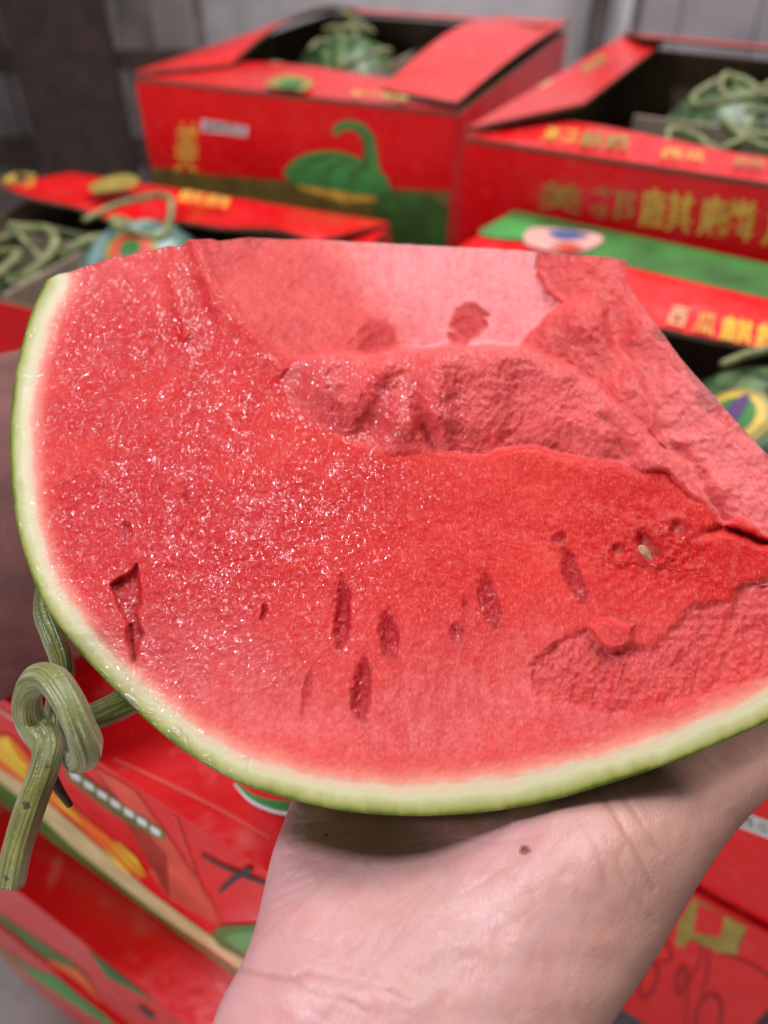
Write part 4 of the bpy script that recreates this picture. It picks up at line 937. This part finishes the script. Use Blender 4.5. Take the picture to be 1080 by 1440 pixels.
V_, F_ = tube(path3([(74, 1095, .214), (84, 1112, .218), (98, 1132, .222)]), np.linspace(0.0016, 0.0010, 21), 12)
mesh_np('tendril_stub', V_, F_, simple('dry_tendril', (0.07, 0.035, 0.02), 0.8, 0.3, 300), wm, origin=base_loc)

# ------------------------------------------------------------------ the hand under the melon
def shell_depth(x, y):
    t = np.arctan2(-(y - CY), x - CX); r = np.hypot(x - CX, y - CY) / Rof(t)
    return plane_depth(x, y) + np.where(r < 1, 0.088 * np.sqrt(np.clip(1 - r * r, 0, 1)), 0.0), r
def remesh_join(name, pieces, voxel, mats, smooth_it=8, origin=(0, 0, 0)):
    V = []; F = []; k = 0
    for v, f in pieces:
        V += [tuple(map(float, q)) for q in v]; F += [tuple(int(i) + k for i in g) for g in f]; k += len(v)
    me = bpy.data.meshes.new('tmp'); me.from_pydata(V, [], F)
    bm = bmesh.new(); bm.from_mesh(me); bmesh.ops.recalc_face_normals(bm, faces=bm.faces[:]); bm.to_mesh(me); bm.free()
    o = bpy.data.objects.new('tmp', me); COL.objects.link(o)
    md = o.modifiers.new('r', 'REMESH'); md.mode = 'VOXEL'; md.voxel_size = voxel
    sm = o.modifiers.new('s', 'SMOOTH'); sm.factor = 0.6; sm.iterations = smooth_it
    dg = bpy.context.evaluated_depsgraph_get(); out = bpy.data.meshes.new_from_object(o.evaluated_get(dg)); bpy.data.objects.remove(o); bpy.data.meshes.remove(me)
    n = len(out.vertices); V = np.empty(n * 3, np.float32); out.vertices.foreach_get('co', V); V = V.reshape(-1, 3)
    F = [tuple(p.vertices) for p in out.polygons]; bpy.data.meshes.remove(out); return V, F
def loft(rows, n=56):
    """rows: (y, x_left, x_right, front distance, thickness); superellipse sections"""
    Y = np.array([r[0] for r in rows], float); ys = np.linspace(Y[0], Y[-1], 70)
    RR = np.array(rows, float); s = (Y - Y[0]) / (Y[-1] - Y[0])
    cm = catmull(RR, 10); key = cm[:, 0]; 
    if key[0] > key[-1]: cm = cm[::-1]; key = cm[:, 0]
    lo, hi = min(ys), max(ys); ys = np.linspace(lo, hi, 80)
    g = [np.interp(ys, key, cm[:, k_]) for k_ in range(5)]
    V = []; 
    for i in range(len(ys)):
        y, xl, xr, zf, tk = ys[i], g[1][i], g[2][i], g[3][i], g[4][i]; xc, hw = (xl + xr) / 2, (xr - xl) / 2
        for j_ in range(n):
            a = 2 * math.pi * j_ / n; ca, sa = math.cos(a), math.sin(a); e = 0.80
            x = xc + hw * math.copysign(abs(ca) ** e, ca); zz = math.copysign(abs(sa) ** 0.85, sa)
            V.append((x, y, zf + tk / 2 - tk / 2 * zz, sa))
    m = len(ys); F = [(i * n + j_, i * n + (j_ + 1) % n, (i + 1) * n + (j_ + 1) % n, (i + 1) * n + j_) for i in range(m - 1) for j_ in range(n)]
    F += [tuple(range(n))[::-1], tuple((m - 1) * n + j_ for j_ in range(n))]
    return np.array(V), F
rows = [(2500, 40, 480, .118, .050), (2150, 130, 590, .130, .050), (1800, 222, 700, .150, .046), (1600, 262, 780, .163, .042), (1500, 284, 826, .170, .040), (1440, 298, 862, .1745, .038), (1400, 314, 888, .1775, .037), (1365, 334, 912, .182, .036),
        (1330, 350, 934, .186, .036), (1280, 364, 962, .193, .036), (1200, 382, 1012, .203, .036), (1140, 404, 1062, .212, .036), (1080, 420, 1120, .224, .035), (1020, 428, 1120, .240, .032), (960, 436, 1040, .258, .028), (910, 450, 920, .278, .024)]
HV, HF = loft(rows)
x_, y_, z_ = HV[:, 0], HV[:, 1], HV[:, 2]
sh, rho = shell_depth(x_, y_)
push = np.where(rho < 1.0, np.maximum(0, sh + 0.006 - (z_)), 0.0)
frontmask = np.clip(HV[:, 3], 0, 1)
z_ = z_ + push * sstep(-1.0, 0.1, HV[:, 3])
# thenar and palm-heel mounds, hollow between
z_ = z_ - frontmask * (0.013 * np.exp(-(((x_ - 830) / 190) ** 2 + ((y_ - 1210) / 140) ** 2)) + 0.002 * np.exp(-(((x_ - 420) / 60) ** 2 + ((y_ - 1300) / 110) ** 2)) - 0.019 * np.exp(-(((x_ - 530) / 120) ** 2 + ((y_ - 1150) / 80) ** 2)))
palm = at_np(x_, y_, z_)
pieces = [(palm, HF)]
def finger(pts, r0, r1):
    q = catmull(pts, 9); X, Y = q[:, 0], q[:, 1]; sd, rh = shell_depth(X, Y)
    rads = np.interp(np.linspace(0, 1, len(q)), [0, .25, .3, .55, .6, .85, .95, 1], [r0, r0, r0 * 1.05, r0 * .95, r0, r1, r1 * .75, r1 * .35])
    Z = np.where(rh < 1, np.maximum(q[:, 2], sd + rads + 0.003), q[:, 2])
    return tube(at_np(X, Y, Z), rads, 18)
pieces += [finger([(505, 1000, .27), (468, 900, .29), (440, 790, .30), (430, 690, .30), (440, 640, .30)], .0090, .0075),
           finger([(600, 990, .27), (580, 880, .29), (568, 760, .30), (566, 650, .31), (574, 580, .31)], .0098, .0082),
           finger([(700, 990, .27), (692, 880, .29), (692, 760, .30), (698, 660, .31), (704, 600, .31)], .0098, .0082),
           finger([(800, 1000, .27), (812, 890, .29), (830, 790, .30), (842, 710, .30), (846, 650, .30)], .0094, .0078),
           finger([(940, 1120, .230), (1050, 1042, .232), (1140, 985, .234), (1230, 925, .238), (1300, 868, .242), (1330, 840, .244)], .0155, .0105)]
hv, hf = remesh_join('hand', pieces, 0.0008, None, 26)
px_, py_, pd_ = to_px(hv)
vis = sstep(0.0, 0.01, 0.30 - pd_)
crease = np.zeros(len(hv))
def cz(pts, w, k):
    global crease
    q = [tuple(p) for p in catmull(pts, 6)]
    dd = seg_dist(px_ + 2 * fbm(px_ / 18, py_ / 18, 2, 3), py_, q); crease = np.maximum(crease, k * np.exp(-(dd / w) ** 2))
cz([(326, 1362), (352, 1367), (380, 1374), (408, 1376), (436, 1368)], 4, 1.0)
cz([(408, 1376), (440, 1392), (480, 1404), (520, 1424)], 3.5, .7); cz([(420, 1368), (480, 1376), (540, 1392), (580, 1410)], 3, .55)
cz([(838, 1112), (862, 1142), (884, 1178), (902, 1212), (918, 1250)], 4.5, .8); cz([(862, 1108), (890, 1140), (914, 1176), (930, 1200)], 4, .6)
cz([(884, 1178), (870, 1215), (890, 1256), (922, 1300)], 4, .35); cz([(812, 1150), (838, 1190), (852, 1240)], 5, .3)
for i in range(9):
    cz([(352 + 8 * i, 1335 - 22 * i), (400 + 14 * i, 1290 - 17 * i), (462 + 14 * i, 1236 - 10 * i)], 2.4, .34)
for i in range(7):
    cz([(500 + 20 * i, 1250 + 14 * i), (540 + 20 * i, 1320 + 10 * i), (600 + 24 * i, 1400 + 8 * i)], 2.2, .22)
cz([(560, 1190), (640, 1180), (700, 1186), (760, 1176)], 2.5, .3)
rg = random.Random(5)
for i in range(46):
    x0, y0 = rg.uniform(370, 700), rg.uniform(1170, 1430); an = R(rg.choice((-48, -40, 52, 60, 10)) + rg.uniform(-12, 12)); ln = rg.uniform(30, 95)
    cz([(x0, y0), (x0 + ln * .5 * math.cos(an) + 4, y0 + ln * .5 * math.sin(an)), (x0 + ln * math.cos(an), y0 + ln * math.sin(an))], 2.2, rg.uniform(.16, .36))
crease *= vis * (pd_ < 0.235)
nrm_dir = (hv - CO) / np.linalg.norm(hv - CO, axis=1)[:, None]
hv2 = hv + nrm_dir * (0.00065 * crease)[:, None] + nrm_dir * (0.0004 * fbm(px_ / 26, py_ / 26, 2, 8))[:, None]
redness = np.clip(0.75 * sstep(640, 360, px_) + 0.5 * np.exp(-(((px_ - 700) / 130) ** 2 + ((py_ - 1170) / 60) ** 2)), 0, 1)
vein = np.zeros(len(hv))
for pts, w_ in (([(560, 1480), (600, 1400), (625, 1340), (690, 1290)], 14), ([(660, 1480), (690, 1400), (740, 1330), (800, 1270)], 13), ([(625, 1340), (640, 1280), (630, 1230)], 10)):
    vein = np.maximum(vein, np.exp(-(seg_dist(px_ + 6 * fbm(px_ / 40, py_ / 40, 2, 4), py_, pts) / w_) ** 2))
hand_base = at(580, 1500, .19)
hand = mesh_np('hand', hv2, hf, M_SKIN, attrs={'red': redness, 'crease': crease, 'vein': vein, 'tan': 0.6 * sstep(640, 960, px_ + 0.35 * (py_ - 1250))}, origin=hand_base)
tag(hand, 'bare open hand with palm up and a small mole, carrying the watermelon piece', 'hand')
# mole and a tiny freckle, flat marks lying on the skin
from mathutils.bvhtree import BVHTree
bvh = BVHTree.FromPolygons([Vector(map(float, v)) for v in hv2], hf)
def on_hand(px, py):
    d = Vector(ray(px, py)).normalized(); h = bvh.ray_cast(Vector(CO), d); return h[0] - d * 0.00012
M_MOLE = simple('mole_skin', (0.17, 0.055, 0.04), 0.5, 0.4, 900); M_MOLE2 = simple('mole_edge', (0.30, 0.13, 0.09), 0.5, 0.3, 900)
for px, py, r_ in ((738, 1195, 8.0), (459, 1174, 2.2)):
    n = 18; V = [on_hand(px, py)]
    for rr_ in (0.62, 1.0):
        for j_ in range(n):
            a = 2 * math.pi * j_ / n; q = 1 + 0.06 * math.sin(3 * a + 1) + 0.06 * math.sin(5 * a)
            V.append(on_hand(px + r_ * 1.1 * rr_ * q * math.cos(a), py + r_ * 0.85 * rr_ * q * math.sin(a)))
    F = [(0, 1 + j_, 1 + (j_ + 1) % n) for j_ in range(n)] + [(1 + j_, 1 + n + j_, 1 + n + (j_ + 1) % n, 1 + (j_ + 1) % n) for j_ in range(n)]
    mesh_np('mole', [tuple(v) for v in V], F, [M_MOLE, M_MOLE2], hand, origin=hand_base, mi=[0] * n + [1] * n)

# ------------------------------------------------------------------ forearm in a maroon sleeve steadying the melon from behind
fa = path3([(-620, 1010, .42), (-420, 935, .385), (-240, 850, .36), (-90, 775, .352), (20, 725, .352), (120, 690, .358)], 10)
sl_r = np.interp(np.linspace(0, 1, len(fa)), [0, .5, 1], [.080, .075, .068])
V_, F_ = tube(fa, sl_r, 40); V_ = np.array(V_)
pxs, pys, _ = to_px(V_); V_ = V_ + 0.003 * fbm(pxs / 60, pys / 90, 3, 51)[:, None] * np.array([0.3, 0.3, 0.9])
fpieces = [tube(path3([(-60, 760, .345), (60, 712, .345), (150, 690, .350), (230, 680, .350)], 9), np.interp(np.linspace(0, 1, 28), [0, .3, .7, 1], [.030, .032, .036, .022]), 28)]
for pts in ([(200, 640, .35), (300, 590, .35), (390, 560, .35), (440, 550, .35)], [(215, 680, .35), (330, 650, .35), (420, 640, .35), (480, 640, .35)], [(215, 720, .35), (320, 712, .35), (400, 712, .35), (455, 718, .35)], [(205, 750, .35), (290, 770, .35), (350, 785, .35), (390, 795, .35)], [(130, 650, .345), (170, 590, .345), (210, 540, .345), (235, 510, .345)]):
    q = catmull(pts, 9); sd, rh = shell_depth(q[:, 0], q[:, 1]); rd = np.interp(np.linspace(0, 1, len(q)), [0, .8, .95, 1], [.0095, .0080, .006, .003])
    fpieces.append(tube(at_np(q[:, 0], q[:, 1], np.maximum(q[:, 2], sd + rd + .003)), rd, 16))
ahv, ahf = remesh_join('arm', fpieces, 0.0022, None, 6)
ab = at(-60, 760, .345)
arm = mesh_np('person', ahv, ahf, M_SKIN, origin=ab, attrs={'red': np.zeros(len(ahv)), 'crease': np.zeros(len(ahv)), 'vein': np.zeros(len(ahv))})
tag(arm, 'forearm in a dark maroon sleeve steadying the watermelon piece from behind its rind', 'person')
mesh_np('sleeve', V_, F_, M_SLEEVE, arm, origin=ab)
